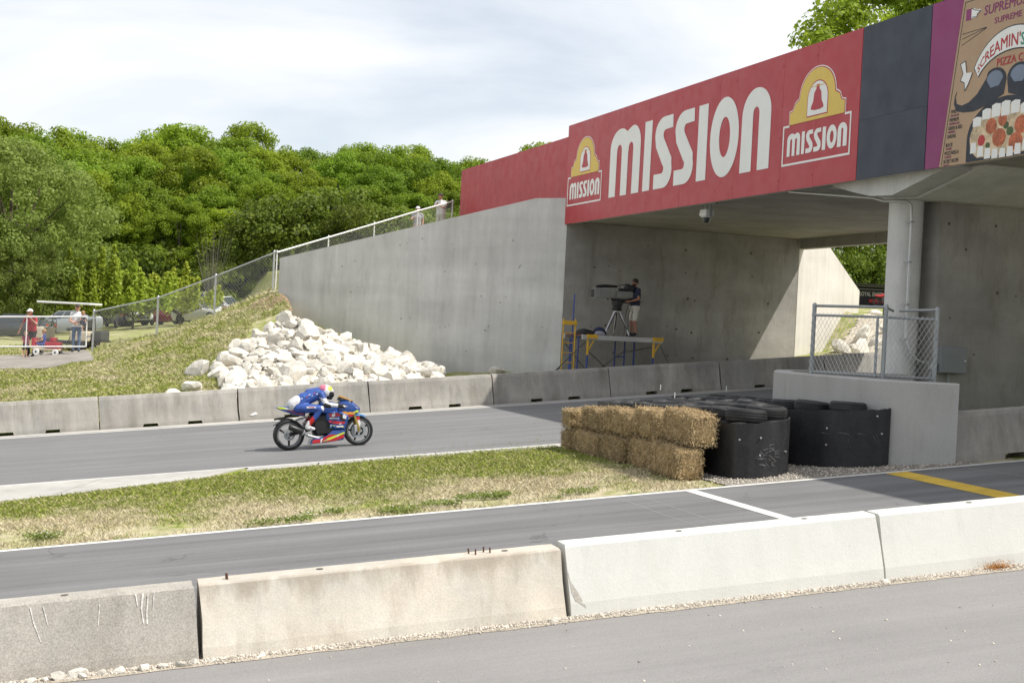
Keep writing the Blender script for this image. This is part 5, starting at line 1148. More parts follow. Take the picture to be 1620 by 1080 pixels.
# ---------------------------------------------------------------- cars in the car park
M['car_glass'] = glass_dark('car glass', (0.05, 0.06, 0.065), .05); M['car_tyre'] = MT('car tyre', (0.02, 0.02, 0.021), .8, var=.1); M['rim'] = MT('alloy rim', (0.45, 0.45, 0.46), .3, metal=.7, var=.05)
M['tail_light'] = MT('tail light', (0.35, 0.01, 0.01), .25, var=0, fine=0); M['head_light'] = MT('head light', (0.6, 0.6, 0.6), .15, var=0, fine=0); M['trim'] = MT('black trim', (0.02, 0.02, 0.02), .5, var=.1)
PAINT = {}
def paint(n, c, r=.28):
    if n not in PAINT: PAINT[n] = MT('car paint '+n, c, r, var=.02, fine=.01, coat=.6, metal=0.0)
    return PAINT[n]
KIND = {
 'sedan': dict(L=4.7, W=1.82, lo=[(-2.35, .45, .95, .80), (-2.2, .28, 1.02, .88), (-1.4, .24, 1.02, .91), (0.9, .24, .98, .91), (1.7, .26, .88, .88), (2.2, .30, .74, .80), (2.35, .42, .64, .66)], roof=[(-1.75, 1.0, .78), (-1.05, 1.42, .60), (.10, 1.46, .61), (1.05, .97, .76)], wx=(-1.4, 1.42), wr=.33),
 'suv': dict(L=4.7, W=1.9, lo=[(-2.35, .5, 1.1, .84), (-2.25, .34, 1.12, .92), (-1.4, .3, 1.14, .95), (0.9, .3, 1.10, .95), (1.7, .32, 1.04, .92), (2.2, .36, .9, .86), (2.35, .5, .8, .74)], roof=[(-2.25, 1.12, .82), (-1.95, 1.68, .66), (.25, 1.74, .68), (1.1, 1.08, .80)], wx=(-1.42, 1.45), wr=.37),
 'pickup': dict(L=5.7, W=2.0, lo=[(-2.85, .55, 1.12, .94), (-2.8, .45, 1.15, .98), (-.6, .4, 1.15, .98), (1.1, .4, 1.12, .98), (2.2, .42, 1.08, .96), (2.75, .45, .98, .9), (2.85, .6, .8, .8)], roof=[(-.75, 1.15, .84), (-.60, 1.82, .70), (.55, 1.84, .70), (1.25, 1.10, .82)], wx=(-1.75, 1.8), wr=.40),
 'van': dict(L=5.4, W=2.0, lo=[(-2.7, .4, 1.2, .96), (-2.65, .34, 1.25, 1.0), (-.6, .3, 1.25, 1.0), (1.1, .3, 1.2, 1.0), (2.2, .34, 1.05, .96), (2.6, .4, .9, .9), (2.7, .55, .75, .8)], roof=[(-2.62, 1.24, .96), (-2.5, 2.25, .84), (1.2, 2.25, .84), (2.0, 1.14, .9)], wx=(-1.6, 1.7), wr=.36)}
def car(kind, pc, loc, rz, label, slope=0.0):
    K_ = KIND[kind]; t = thing('parked_car' if kind != 'pickup' else 'pickup_truck', label, 'car' if kind != 'pickup' else 'pickup truck', loc, 0, 'vehicles in the grass car park'); s_, q_ = loc[0], loc[1]; nz = Vector((-(float(gz(s_+.8, q_))-float(gz(s_-.8, q_)))/1.6, -(float(gz(s_, q_+.8))-float(gz(s_, q_-.8)))/1.6, 1)).normalized(); t.rotation_euler = (Vector((0, 0, 1)).rotation_difference(nz).to_matrix() @ Matrix.Rotation(rz, 3, 'Z')).to_euler()
    m = MB(); vs = []; lo = K_['lo']
    for x, zb, zt, w_ in lo:
        h = zt-zb; vs += [(x, sgn*a, z) for sgn, pts in ((-1, ((w_*.90, zb), (w_, zb+h*.35), (w_*.985, zb+h*.78), (w_*.90, zt-.01), (w_*.5, zt+.02))), (1, ((w_*.5, zt+.02), (w_*.90, zt-.01), (w_*.985, zb+h*.78), (w_, zb+h*.35), (w_*.90, zb)))) for a, z in pts]
    n = 10; k = len(lo); m.add(vs, [(i*n+j, (i+1)*n+j, (i+1)*n+(j+1) % n, i*n+(j+1) % n) for i in range(k-1) for j in range(n)] + [tuple(range(n))[::-1], tuple((k-1)*n+j for j in range(n))])
    body = m.build('body', pc, t, smooth=True)
    (xa, za, wa), (xb, zb_, wb), (xc, zc, wc), (xd, zd, wd) = K_['roof']
    def side(f, e=0.0): return None
    g = MB(); P4 = [(xa, za-.05, wa), (xb, zb_, wb), (xc, zc, wc), (xd, zd-.05, wd)]
    g.add([(x, -w_, z) for x, z, w_ in P4]+[(x, w_, z) for x, z, w_ in P4], [(0, 1, 2, 3), (7, 6, 5, 4), (0, 4, 5, 1), (1, 5, 6, 2), (2, 6, 7, 3), (3, 7, 4, 0)])
    g.build('cabin', pc, t)
    # glazing, set just proud of the cabin
    def lerp(a, b, f): return a+(b-a)*f
    def win(f0, f1, nm):
        for sg_ in (-1, 1):
            pts = []
            for f, v in ((f0, .12), (f1, .12), (f1, .9), (f0, .9)):
                xl = lerp(xa, xd, f); xu = lerp(xb, xc, f); x = lerp(xl, xu, v); z = lerp(lerp(za, zd, f), lerp(zb_, zc, f), v); w_ = lerp(lerp(wa, wd, f), lerp(wb, wc, f), v); pts.append((x, sg_*(w_+.012), z))
            q = MB(); q.add(pts, [(0, 1, 2, 3)]); q.build(nm, 'car_glass', t)
    for f0, f1 in ((.07, .33), (.37, .62), (.66, .93)) if kind != 'pickup' else ((.08, .46), (.52, .92)): win(f0, f1, 'side_window')
    for (x0, z0, w0), (x1, z1, w1), s_ in (((xd, zd, wd), (xc, zc, wc), 1), ((xa, za, wa), (xb, zb_, wb), -1)):
        q = MB(); o = .015*s_; pts = [(lerp(x0, x1, v)+o, sg_*lerp(w0, w1, v)*.9, lerp(z0, z1, v)+.008) for v, sg_ in ((.1, -1), (.1, 1), (.92, 1), (.92, -1))]; q.add(pts, [(0, 1, 2, 3)]); q.build('windscreen' if s_ > 0 else 'rear_window', 'car_glass', t)
    if kind == 'pickup':
        q = MB(); q.bx(-2.7, -.85, -.82, .82, 1.152, 1.16); q.build('cargo_bed', 'trim', t)
    r = K_['wr']; yw = K_['W']/2-.02
    for x in K_['wx']:
        for sg_ in (-1, 1):
            q = MB(); q.lathe([(r*1.14, -.04), (r*1.14, .012)], (x, sg_*(yw-.03), r+.06), 'y', 20); q.build('wheel_arch', 'trim', t)
            q = MB(); q.lathe([(r*.62, -.11), (r*.95, -.11), (r, -.08), (r, .03), (r*.95, .06), (r*.62, .06)], (x, sg_*(yw-.0), r), 'y', 20); wh = q.build('wheel', 'car_tyre', t, smooth=True)
            q = MB(); q.lathe([(r*.62, -.02), (r*.60, .05*1), (r*.2, .035), (0.001, .04)] if sg_ > 0 else [(0.001, -.07), (r*.2, -.065), (r*.60, -.07), (r*.62, 0)], (x, sg_*(yw+.012), r), 'y', 16); q.build('rim', 'rim', wh)
    xr, xf = lo[0][0], lo[-1][0]
    for sg_ in (-1, 1):
        MB().cbx(xr-.012, xr+.10, sg_*.60-.14, sg_*.60+.14, lo[0][2]-.26, lo[0][2]-.08, .01).build('tail_light', 'tail_light', t)
        MB().cbx(xf-.14, xf+.0, sg_*.56-.14, sg_*.56+.14, lo[-1][2]-.16, lo[-1][2]-.02, .01).build('head_light', 'head_light', t)
        MB().cbx(xd-.35, xd-.2, sg_*(wd+.14)-.09, sg_*(wd+.14)+.09, zd-.02, zd+.12, .02).build('mirror', pc, t)
    MB().cbx(xf-.1, xf+.03, -.62, .62, lo[-1][1]-.1, lo[-1][1]+.06, .02).build('bumper', 'trim', t); MB().cbx(xr-.03, xr+.1, -.68, .68, lo[0][1]-.08, lo[0][1]+.06, .02).build('bumper', 'trim', t)
    MB().bx(xf-.06, xf+.012, -.36, .36, lo[-1][1]+.08, lo[-1][1]+.18).build('grille', 'trim', t)
    return t
def cz(x, Z): X, Y = fw_pt(x, Z); return (X, Y, float(gz(X, Y)))
CR = lambda a: R(a)-YAW          # heading measured against the picture plane: 0 = nose to the right
car('suv', paint('black', (.02, .021, .024)), cz(-31.6, 90), CR(168), 'black wagon parked furthest from the bridge, half out of view')
car('sedan', paint('graphite', (.045, .05, .058)), cz(-28.0, 79.5), CR(176), 'dark grey sedan behind the gate with its tail light toward the people')
car('sedan', paint('silver', (.22, .24, .25)), cz(-26.6, 84), CR(-160), 'silver sedan half hidden behind the wagon and the children')
car('pickup', paint('red', (.33, .015, .02)), cz(-29.3, 101), CR(25), 'red pickup truck behind the golf cart under the saplings')
car('pickup', paint('dark', (.035, .037, .04)), cz(-28.3, 99), CR(-82), 'dark pickup truck seen from the front beyond the fence')
car('pickup', paint('white', (.62, .62, .62)), cz(-27.4, 103), CR(-65), 'white pickup truck beside the dark one beyond the fence')
car('sedan', paint('maroon', (.21, .012, .03)), cz(-24.9, 103), CR(-25), 'maroon sedan parked beyond the fence with its nose to the track')
car('suv', paint('white', (.62, .62, .62)), cz(-26.6, 112), CR(-20), 'white SUV directly behind the maroon sedan')
car('sedan', paint('red', (.33, .015, .02)), cz(-22.6, 106.5), CR(-25), 'bright red car between the maroon sedan and the white van')
car('van', paint('white', (.62, .62, .62)), cz(-24.6, 116), CR(-15), 'white van with raised roof behind the red car')
car('suv', paint('charcoal', (.05, .052, .055)), cz(-22.9, 120), CR(160), 'dark SUV beside the white van near the wood')
car('suv', paint('white', (.62, .62, .62)), cz(-21.9, 108), CR(-28), 'white SUV behind the bright red car, cut off by the bank')
car('sedan', paint('white', (.62, .62, .62)), cz(-21.7, 100), CR(-32), 'white sedan in front of the bright red car')
car('suv', paint('silver', (.22, .24, .25)), cz(-30.2, 108), CR(-60), 'silver SUV in the row behind the dark pickup')
car('sedan', paint('tan', (.34, .28, .20)), cz(-23.4, 113), CR(-30), 'tan car parked behind the bright red one')
car('suv', paint('maroon', (.21, .012, .03)), cz(-24.8, 121), CR(-40), 'maroon SUV in the back row by the wood')
car('van', paint('white', (.62, .62, .62)), cz(-27.6, 120), CR(-25), 'white van in the back row by the wood')
# ---------------------------------------------------------------- golf cart
gc = thing('golf_cart', 'cream golf cart with white roof behind the gate', 'golf cart', cz(-17.45, 55.8), CR(172))
M['cream'] = MT('cream plastic', (0.55, 0.48, 0.36), .4, var=.05); M['seat_grey'] = MT('dark vinyl', (.06, .06, .058), .6, var=.15)
gq = lambda m, nm, mt, **k: m.build(nm, mt, gc, **k)
gq(MB().cbx(-1.15, 1.1, -.55, .55, .28, .42, .03), 'chassis', 'trim'); gq(MB().cbx(-1.15, -.35, -.56, .56, .42, .82, .06), 'rear_body', 'cream'); gq(MB().cbx(.75, 1.2, -.54, .54, .42, .92, .08), 'front_cowl', 'cream')
gq(MB().cbx(-.75, -.2, -.52, .52, .80, .93, .04), 'seat', 'seat_grey'); gq(MB().cbx(-.82, -.70, -.52, .52, .95, 1.32, .04), 'backrest', 'seat_grey')
gq(MB().cbx(-1.15, 1.05, -.58, .58, 1.84, 1.92, .035), 'roof', 'white_vinyl')
for x, xt in ((-.95, -.85), (.95, .75)):
    for y in (-.5, .5): gq(MB().tube((x, y, .8), (xt, y, 1.85), .018), 'roof_post', 'trim')
gq(MB().lathe([(.16, -.012), (.18, 0), (.16, .012), (.14, 0)], (.42, .22, 1.08), 'x', 14, True), 'steering_wheel', 'trim'); gq(MB().tube((.8, .22, .8), (.42, .22, 1.08), .015), 'steering_column', 'trim')
for x in (-.75, .85):
    for y in (-.5, .5):
        wh = gq(MB().lathe([(.12, -.09), (.21, -.09), (.23, -.06), (.23, .06), (.21, .09), (.12, .09)], (x, y, .23), 'y', 16), 'wheel', 'car_tyre', smooth=True); MB().lathe([(.12, -.092), (.03, -.095)], (x, y, .23), 'y', 12).build('rim', 'rim', wh)
gq(MB().cbx(-1.6, -1.16, -.45, .45, .42, .50, .02), 'rear_tray', 'trim'); gq(MB().cbx(-1.58, -1.2, -.4, .4, .50, .85, .04), 'rear_seat', 'seat_grey')
gq(MB().cbx(.3, .42, -.05, .05, 1.25, 1.40, .02), 'blue_pennant', 'blue_steel')
# ---------------------------------------------------------------- black transporter with banner beyond the bridge
X, Y = fw_pt(27.7, 110.0); bn = thing('display_trailer', 'black display trailer with white lettering beyond the bridge opening', 'trailer', (X, Y, 5.75), -YAW)
M['banner_black'] = MT('black banner', (.012, .013, .016), .5, var=.05)
MB().cbx(-4, 4, 0, 2.2, .45, 1.95, .04).build('box', 'banner_black', bn); MB().cbx(-4.05, 4.05, -1.6, .0, 2.02, 2.08, .02).build('awning', 'trim', bn); MB().bx(-4.02, 4.02, -.01, 2.22, 1.96, 2.02).build('roof_edge', 'galv_dull', bn)
MB().bx(-.3, 2.6, -.05, -.006, .72, .98).build('red_panel', 'red_print', bn); MB().bx(-3.9, 3.9, -.03, -.004, 1.72, 1.76).build('stripe', 'galv_dull', bn)
for x in (-3.0, -2.2, 2.2, 3.0): MB().lathe([(.3, -.12), (.4, -.12), (.42, 0), (.4, .12), (.3, .12)], (x, .2, .0), 'y', 16).build('wheel', 'car_tyre', bn)
me = text_mesh('ROYAL ENFIELD', .46)
for v in me.vertices: v.co = Vector((-1.12+v.co.x*.66, -.012, 1.22+v.co.y))
me.materials.clear(); me.materials.append(M['white_vinyl']); link('lettering', me, bn)
mc = thing('display_motorcycle', 'small red and white display machine in front of the black trailer', 'motorcycle', (*fw_pt(28.1, 108), float(gz(*fw_pt(28.1, 108)))), -YAW)
for x in (-.6, .6): MB().lathe([(.2, -.05), (.3, -.05), (.31, 0), (.3, .05), (.2, .05)], (x, 0, .31), 'y', 18, True).build('wheel', 'car_tyre', mc)
MB().path([(-.75, 0, .8), (-.3, 0, .78), (.1, 0, .9), (.45, 0, .85)], [.06, .12, .16, .08], 10).build('tank_and_seat', 'red_print', mc, smooth=True); MB().path([(.6, 0, .31), (.42, 0, .85), (.35, 0, 1.05)], .035, 6).build('fork', 'galv', mc); MB().cbx(-.25, .25, -.14, .14, .3, .7, .05).build('engine', 'dark_steel', mc); MB().path([(-.6, 0, .31), (-.1, 0, .5)], .04, 6).build('swingarm', 'dark_steel', mc)
# ---------------------------------------------------------------- people
M['skin'] = MT('skin', (0.50, 0.27, 0.18), .55, var=.06, vs=8, fine=.03); M['skin_tan'] = MT('tanned skin', (0.33, 0.16, 0.10), .55, var=.06, vs=8, fine=.03)
def cloth(n, c): M[n] = MT(n, c, .85, var=.14, vs=9, fine=.06, fs=60, bmp=.35, bs=14); return n
for n, c in (('white_tee', (.68, .68, .69)), ('red_shirt', (.36, .02, .03)), ('maroon_cloth', (.16, .02, .045)), ('jeans', (.09, .14, .23)), ('black_cloth', (.022, .022, .027)), ('khaki_shorts', (.55, .52, .47)), ('blue_cloth', (.05, .075, .27)), ('navy_tee', (.022, .026, .055)), ('grey_print_tee', (.36, .36, .38)), ('dark_red_trousers', (.20, .02, .03)), ('pink_cloth', (.55, .33, .33))): cloth(n, c)
M['shoe'] = MT('dark shoe', (.025, .025, .028), .6); M['hair_dark'] = MT('dark hair', (.03, .02, .014), .6, var=.2, vs=20); M['hair_fair'] = MT('fair hair', (.30, .18, .08), .6, var=.2, vs=20); M['cap_white'] = MT('white cap', (.68, .68, .68), .8); M['eye'] = MT('eye', (.02, .015, .012), .3, var=0)
def rcone(m, p0, p1, r0, r1, n=10):
    m.tube(p0, p1, r0, r1, n); m.ell(p0, r0, n, 6); m.ell(p1, r1, n, 6)
def body_mesh(name, segs, voxel):
    """segs: (p0,p1,r0,r1,material) -> one continuous remeshed surface with materials by nearest limb"""
    m = MB()
    for p0, p1, r0, r1, _ in segs: rcone(m, Vector(p0), Vector(p1), r0, r1)
    me = bpy.data.meshes.new(name); me.from_pydata(m.v, [], m.f); o = bpy.data.objects.new(name, me); col.objects.link(o)
    bm = bmesh.new(); bm.from_mesh(me); bmesh.ops.remove_doubles(bm, verts=bm.verts, dist=1e-6); bmesh.ops.recalc_face_normals(bm, faces=bm.faces); bm.to_mesh(me); bm.free()
    md = o.modifiers.new('r', 'REMESH'); md.mode = 'VOXEL'; md.voxel_size = voxel; sm_ = o.modifiers.new('s', 'SMOOTH'); sm_.factor = .5; sm_.iterations = 3
    dg = bpy.context.evaluated_depsgraph_get(); out_ = bpy.data.meshes.new_from_object(o.evaluated_get(dg)); bpy.data.objects.remove(o)
    mats = []; 
    for s in segs:
        if s[4] not in mats: mats.append(s[4])
    out_.materials.clear()
    for k in mats: out_.materials.append(M[k])
    n = len(out_.polygons); C = np.zeros(n*3); out_.polygons.foreach_get('center', C); C = C.reshape(-1, 3); best = np.full(n, 1e9); idx = np.zeros(n, dtype=np.int32)
    for p0, p1, r0, r1, k in segs:
        a, b = np.array(p0, float), np.array(p1, float); d = b-a; L2 = max((d*d).sum(), 1e-9); t = np.clip(((C-a)@d)/L2, 0, 1); dist = np.linalg.norm(C-(a+t[:, None]*d), axis=1)-(r0+(r1-r0)*t)
        k_ = mats.index(k); upd = dist < best; best[upd] = dist[upd]; idx[upd] = k_
    out_.polygons.foreach_set('material_index', idx); out_.polygons.foreach_set('use_smooth', [True]*n); out_.update(); return out_
J0 = dict(pel=(0, 0, .95), che=(0, .01, 1.28), nec=(0, .0, 1.46), hea=(0, .03, 1.62), shR=(.19, 0, 1.41), elR=(.25, -.02, 1.13), wrR=(.25, .08, .89), shL=(-.19, 0, 1.41), elL=(-.25, -.02, 1.13), wrL=(-.25, .08, .89),
          hiR=(.09, 0, .92), knR=(.10, .03, .50), anR=(.10, -.01, .09), toR=(.12, .15, .045), hiL=(-.09, 0, .92), knL=(-.10, .03, .50), anL=(-.10, -.01, .09), toL=(-.12, .15, .045))
def figure(label, loc, rz, h=1.75, J=None, shirt='white_tee', legs='jeans', skin='skin', sleeve=.55, leglen=1.0, shoe='shoe', hair='hair_dark', cap=None, brim=None, group=None, voxel=.016, fat=1.0, look=0.0, headk=1.0, beard=None, rot=None):
    j = {k: Vector(v) for k, v in J0.items()}
    if J: j.update({k: Vector(v) for k, v in J.items()})
    t = thing('person', label, 'person', loc, rz, group, rot=rot); k = h/1.75; S = []
    V = lambda p: tuple(Vector(p)*k)
    def seg(a, b, r0, r1, m): S.append((V(a), V(b), r0*k, r1*k, m))
    pel, che, nec, hea = j['pel'], j['che'], j['nec'], j['hea']; ax = (j['shR']-j['shL']).normalized(); hx = (j['hiR']-j['hiL']).normalized()
    mid = pel.lerp(che, .45)
    for s in (-1, 1):
        seg(pel+hx*.065*s, mid+hx*.06*s, .115*fat, .112*fat, shirt); seg(mid+hx*.06*s, che+ax*.075*s, .112*fat, .118*fat, shirt); seg(pel+hx*.07*s-(che-pel).normalized()*.06, pel+hx*.06*s, .118*fat, .112*fat, legs)
    seg(j['shL'].lerp(j['shR'], .12), j['shL'].lerp(j['shR'], .88), .068, .068, shirt); seg(che, nec, .115*fat, .07, shirt); seg(nec, nec.lerp(hea, .6), .054, .052, skin)
    fwd = (hea-nec).normalized(); upv = Vector((0, 0, 1)); face = Matrix.Rotation(look, 3, 'Z') @ Vector((0, 1, 0)); hk = headk
    cr_ = hea+upv*.03*hk; seg(cr_-face*.015, cr_+face*.01, .094*hk, .09*hk, skin); seg(hea-upv*.045*hk+face*.02, hea-upv*.075*hk+face*.04, .068*hk, .052*hk, beard or skin)
    nose_ = hea+face*.098*hk-upv*.012*hk; seg(nose_+upv*.02, nose_-upv*.012, .014, .02, skin)
    sd = face.cross(upv)
    for s in (-1, 1): seg(hea+sd*.088*s*hk, hea+sd*.093*s*hk-upv*.02, .02, .018, skin)
    for q in 'RL':
        sh, el, wr = j['sh'+q], j['el'+q], j['wr'+q]; c = sh.lerp(el, sleeve) if sleeve < 1 else el
        seg(sh, c, .058*fat, .05*fat, shirt)
        if sleeve < 1: seg(c, el, .044, .04, skin); seg(el, wr, .041, .029, skin)
        else: seg(el, wr, .045, .034, shirt)
        d = (wr-el).normalized(); pm = wr+d*.085; seg(wr, pm, .028, .034, skin); sdw = d.orthogonal().normalized(); up_ = d.cross(sdw)
        for i, ln in enumerate((.075, .085, .08, .06)):
            o_ = sdw*(.030-.02*i); kn = pm+o_+d*ln*.5-up_*.012; seg(pm+o_*.9, kn, .0105, .010, skin); seg(kn, kn+d*ln*.4-up_*.03, .010, .009, skin)
        seg(wr+d*.03+sdw*.02, wr+d*.07+sdw*.055-up_*.01, .013, .011, skin)
        hi, kn, an, to = j['hi'+q], j['kn'+q], j['an'+q], j['to'+q]
        if leglen >= 1: seg(hi, kn, .088*fat, .06, legs); seg(kn, an.lerp(kn, .08), .062, .05, legs)
        else:
            f = leglen; c = hi.lerp(kn, min(1, f*2)); seg(hi, c, .09*fat, .078, legs)
            if f < .5: seg(c, kn, .066, .054, skin)
            seg(kn, an, .055, .036, skin)
        seg(an, an.lerp(to, .25), .045, .046, shoe); seg(an.lerp(to, .2)-upv*.02, to, .042, .035, shoe)
    link('body', body_mesh('body', S, voxel*k if k > .7 else voxel*.7), t)
    m = MB(); m.ell(V(cr_+upv*.012-face*.012), (.104*hk*k, .108*hk*k, .10*hk*k), 14, 10); zc = (cr_.z+.012)*k
    lim = zc-(.0 if cap else .045)*k; m.v = [(x, y, max(z, lim + (0.02*k if (Vector((x, y, z))-Vector(V(cr_))).dot(face) > .03*k else -.02*k))) for x, y, z in m.v]
    m.build('cap' if cap else 'hair', cap or hair, t, smooth=True)
    if brim:
        q = MB(); c = V(cr_+upv*.015+face*.11); q.ell(c, (.075*k, .075*k, .012*k), 12, 6); q.build('cap_brim', brim, t, smooth=True)
    if cap:
        q = MB(); q.ell(V(cr_-face*.03-upv*.03), (.099*hk*k, .09*hk*k, .06*hk*k), 12, 8); q.build('hair', hair, t, smooth=True)
    q = MB()
    for s in (-1, 1): q.ell(V(hea+face*.083*hk+sd*.034*s+upv*.012), .011*k, 8, 6)
    q.build('eyes', 'eye', t); return t
GP = 'spectators behind the gate'
def gl(x, Z): return cz(x, Z)
# man in white T-shirt and jeans holding a toddler
figure('man in white T-shirt, jeans and brown cap holding a toddler at the gate', gl(-15.98, 52.2), R(180)-YAW+.25, 1.77, J=dict(elL=(-.24, .05, 1.14), wrL=(-.02, .22, 1.12), elR=(.25, .06, 1.14), wrR=(.05, .24, 1.05), shL=(-.19, .0, 1.42)), cap='hair_dark', brim='hair_dark', group=GP)
figure('toddler in navy top carried on the man\'s arm', (gl(-15.72, 52.0)[0], gl(-15.72, 52.0)[1], gl(-15.72, 52)[2]+.62), R(180)-YAW+.9, .86, J=dict(hiR=(.1, .02, .92), knR=(.16, .28, .80), anR=(.18, .24, .42), toR=(.19, .36, .36), hiL=(-.1, .02, .92), knL=(-.16, .28, .80), anL=(-.18, .24, .42), toL=(-.19, .36, .36), elR=(.28, .12, 1.18), wrR=(.22, .34, 1.14)), shirt='navy_tee', legs='navy_tee', leglen=.5, hair='hair_fair', group=GP, headk=1.5, voxel=.016, shoe='skin')
figure('man in red shirt and white cap bending forward with hand to mouth', gl(-17.75, 52.6), R(180)-YAW-.2, 1.80, J=dict(che=(0, .07, 1.27), nec=(0, .13, 1.44), hea=(0, .20, 1.58), shR=(.19, .10, 1.39), shL=(-.19, .10, 1.39), elR=(.32, .14, 1.12), wrR=(.34, .26, .92), elL=(-.30, .22, 1.16), wrL=(-.08, .32, 1.40)), shirt='red_shirt', legs='black_cloth', sleeve=.6, skin='skin_tan', cap='cap_white', brim='cap_white', group=GP)
figure('small child in maroon outfit standing at the gate', gl(-17.75, 51.95), R(180)-YAW+.4, .92, J=dict(elR=(.26, .1, 1.14), wrR=(.14, .28, 1.12)), shirt='maroon_cloth', legs='black_cloth', leglen=.42, hair='hair_fair', shoe='skin', group=GP, headk=1.45)
wx_, wz_ = -17.05, 52.2
figure('child in blue dress sitting in the red wagon', (gl(wx_-.1, wz_)[0], gl(wx_-.1, wz_)[1], gl(wx_, wz_)[2]-.15), R(180)-YAW-1.2, 1.08, J=dict(pel=(0, 0, .92), hiR=(.09, .02, .88), knR=(.12, .38, .92), anR=(.12, .5, .52), toR=(.13, .62, .48), hiL=(-.09, .02, .88), knL=(-.12, .38, .92), anL=(-.12, .5, .52), toL=(-.13, .62, .48), elR=(.25, .14, 1.14), wrR=(.18, .38, 1.08), elL=(-.25, .14, 1.14), wrL=(-.18, .38, 1.08)), shirt='blue_cloth', legs='blue_cloth', leglen=.5, hair='hair_fair', shoe='skin', group=GP, headk=1.35)
# red wagon
wg = thing('toy_wagon', 'red plastic pull-along wagon with white wheels behind the gate', 'wagon', gl(wx_, wz_), -YAW)
M['wagon_red'] = MT('red plastic', (.40, .015, .03), .4, var=.06)
MB().cbx(-.45, .55, -.24, .24, .18, .26, .02).build('tray', 'cream', wg); MB().cbx(.0, .52, -.25, .25, .262, .50, .03).build('seat', 'wagon_red', wg); MB().cbx(-.50, -.36, -.25, .25, .262, .62, .04).build('backrest', 'wagon_red', wg); MB().cbx(.18, .32, -.26, .26, .52, .66, .03).build('armrest', 'wagon_red', wg)
for x in (-.3, .4):
    for y in (-.25, .25): wh = MB().lathe([(.04, -.035), (.11, -.035), (.12, 0), (.11, .035), (.04, .035)], (x, y, .12), 'y', 14).build('wheel', 'white_vinyl', wg); MB().lathe([(.04, -.036), (.01, -.04)], (x, y, .12), 'y', 10).build('hub', 'trim', wh)
MB().path([(.55, 0, .2), (.75, 0, .45), (.85, 0, .75)], .014, 6).build('handle', 'trim', wg)
# spectators on the ramp
figure('man in white T-shirt leaning on the fence at the top of the ramp', (15.55, 55.75, 6.6), R(140), 1.78, J=dict(elR=(.24, .16, 1.16), wrR=(.06, .34, 1.26), elL=(-.24, .16, 1.16), wrL=(-.04, .34, 1.24), nec=(0, .06, 1.46), hea=(0, .11, 1.62)), shirt='white_tee', legs='khaki_shorts', leglen=.48, skin='skin_tan', group='spectators on the ramp', fat=1.15)
figure('woman in grey top and white visor lower on the ramp', (14.55, 55.6, 6.15), R(150), 1.62, J=dict(elR=(.24, .16, 1.16), wrR=(.1, .34, 1.2)), shirt='grey_print_tee', legs='pink_cloth', leglen=.48, hair='hair_dark', cap='cap_white', brim='cap_white', group='spectators on the ramp')
# camera operator
figure('bearded camera operator in navy polo and white shorts standing on the scaffold', (17.34, 39.78, PL+.05), R(90)+.15, 1.76, J=dict(elR=(.26, .04, 1.13), wrR=(.2, .28, 1.06), elL=(-.26, .04, 1.13), wrL=(-.18, .28, 1.06), che=(0, -.01, 1.28)), shirt='navy_tee', legs='khaki_shorts', leglen=.46, skin='skin_tan', fat=1.12, beard='hair_dark', group=None)
# ---------------------------------------------------------------- racing motorcycle and rider
M['m_blue'] = MT('blue fairing', (.02, .06, .24), .25, var=.05, coat=.5); M['m_lblue'] = MT('light blue fairing', (.06, .25, .55), .25, var=.05, coat=.5); M['m_red'] = MT('red fairing', (.42, .02, .03), .25, var=.05, coat=.5); M['m_white'] = MT('white fairing', (.66, .66, .66), .3, var=.05, coat=.4); M['m_lime'] = MT('lime fairing', (.50, .58, .05), .3, var=.05, coat=.4); M['m_orange'] = MT('orange fairing', (.62, .28, .03), .3, coat=.4); M['gold'] = MT('gold fork', (.50, .36, .10), .3, metal=.8); M['race_rubber'] = MT('race tyre', (.013, .013, .014), .6, var=.15, vs=6); M['m_black'] = MT('black engine', (.015, .015, .016), .45, var=.2, vs=12); M['carbon'] = MT('carbon muffler', (.02, .02, .021), .35, var=.2); M['leather_blue'] = MT('blue race leather', (.032, .078, .30), .45, var=.25, vs=9, bmp=.2, bs=10); M['leather_white'] = MT('white race leather', (.62, .62, .63), .5, var=.08, vs=9); M['leather_red'] = MT('red race leather', (.45, .02, .02), .45, var=.1); M['leather_black'] = MT('black race leather', (.02, .02, .022), .5); M['helmet_pink'] = MT('pink helmet paint', (.55, .16, .24), .3, var=.3, vs=14); M['visor'] = glass_dark('dark visor', (.012, .012, .014)); M['clear'] = MT('smoked screen', (.05, .06, .07), .1, var=0)
BS, BT_ = 5.56, 27.62
bk = thing('racing_motorcycle', 'blue, red and white sport motorcycle racing up the track', 'motorcycle', (BS, BT_, GR*BS), 0, rot=(R(-2), TILT, 0))
kb = lambda m, nm, mt, p=bk, **k: m.build(nm, mt, p, **k)
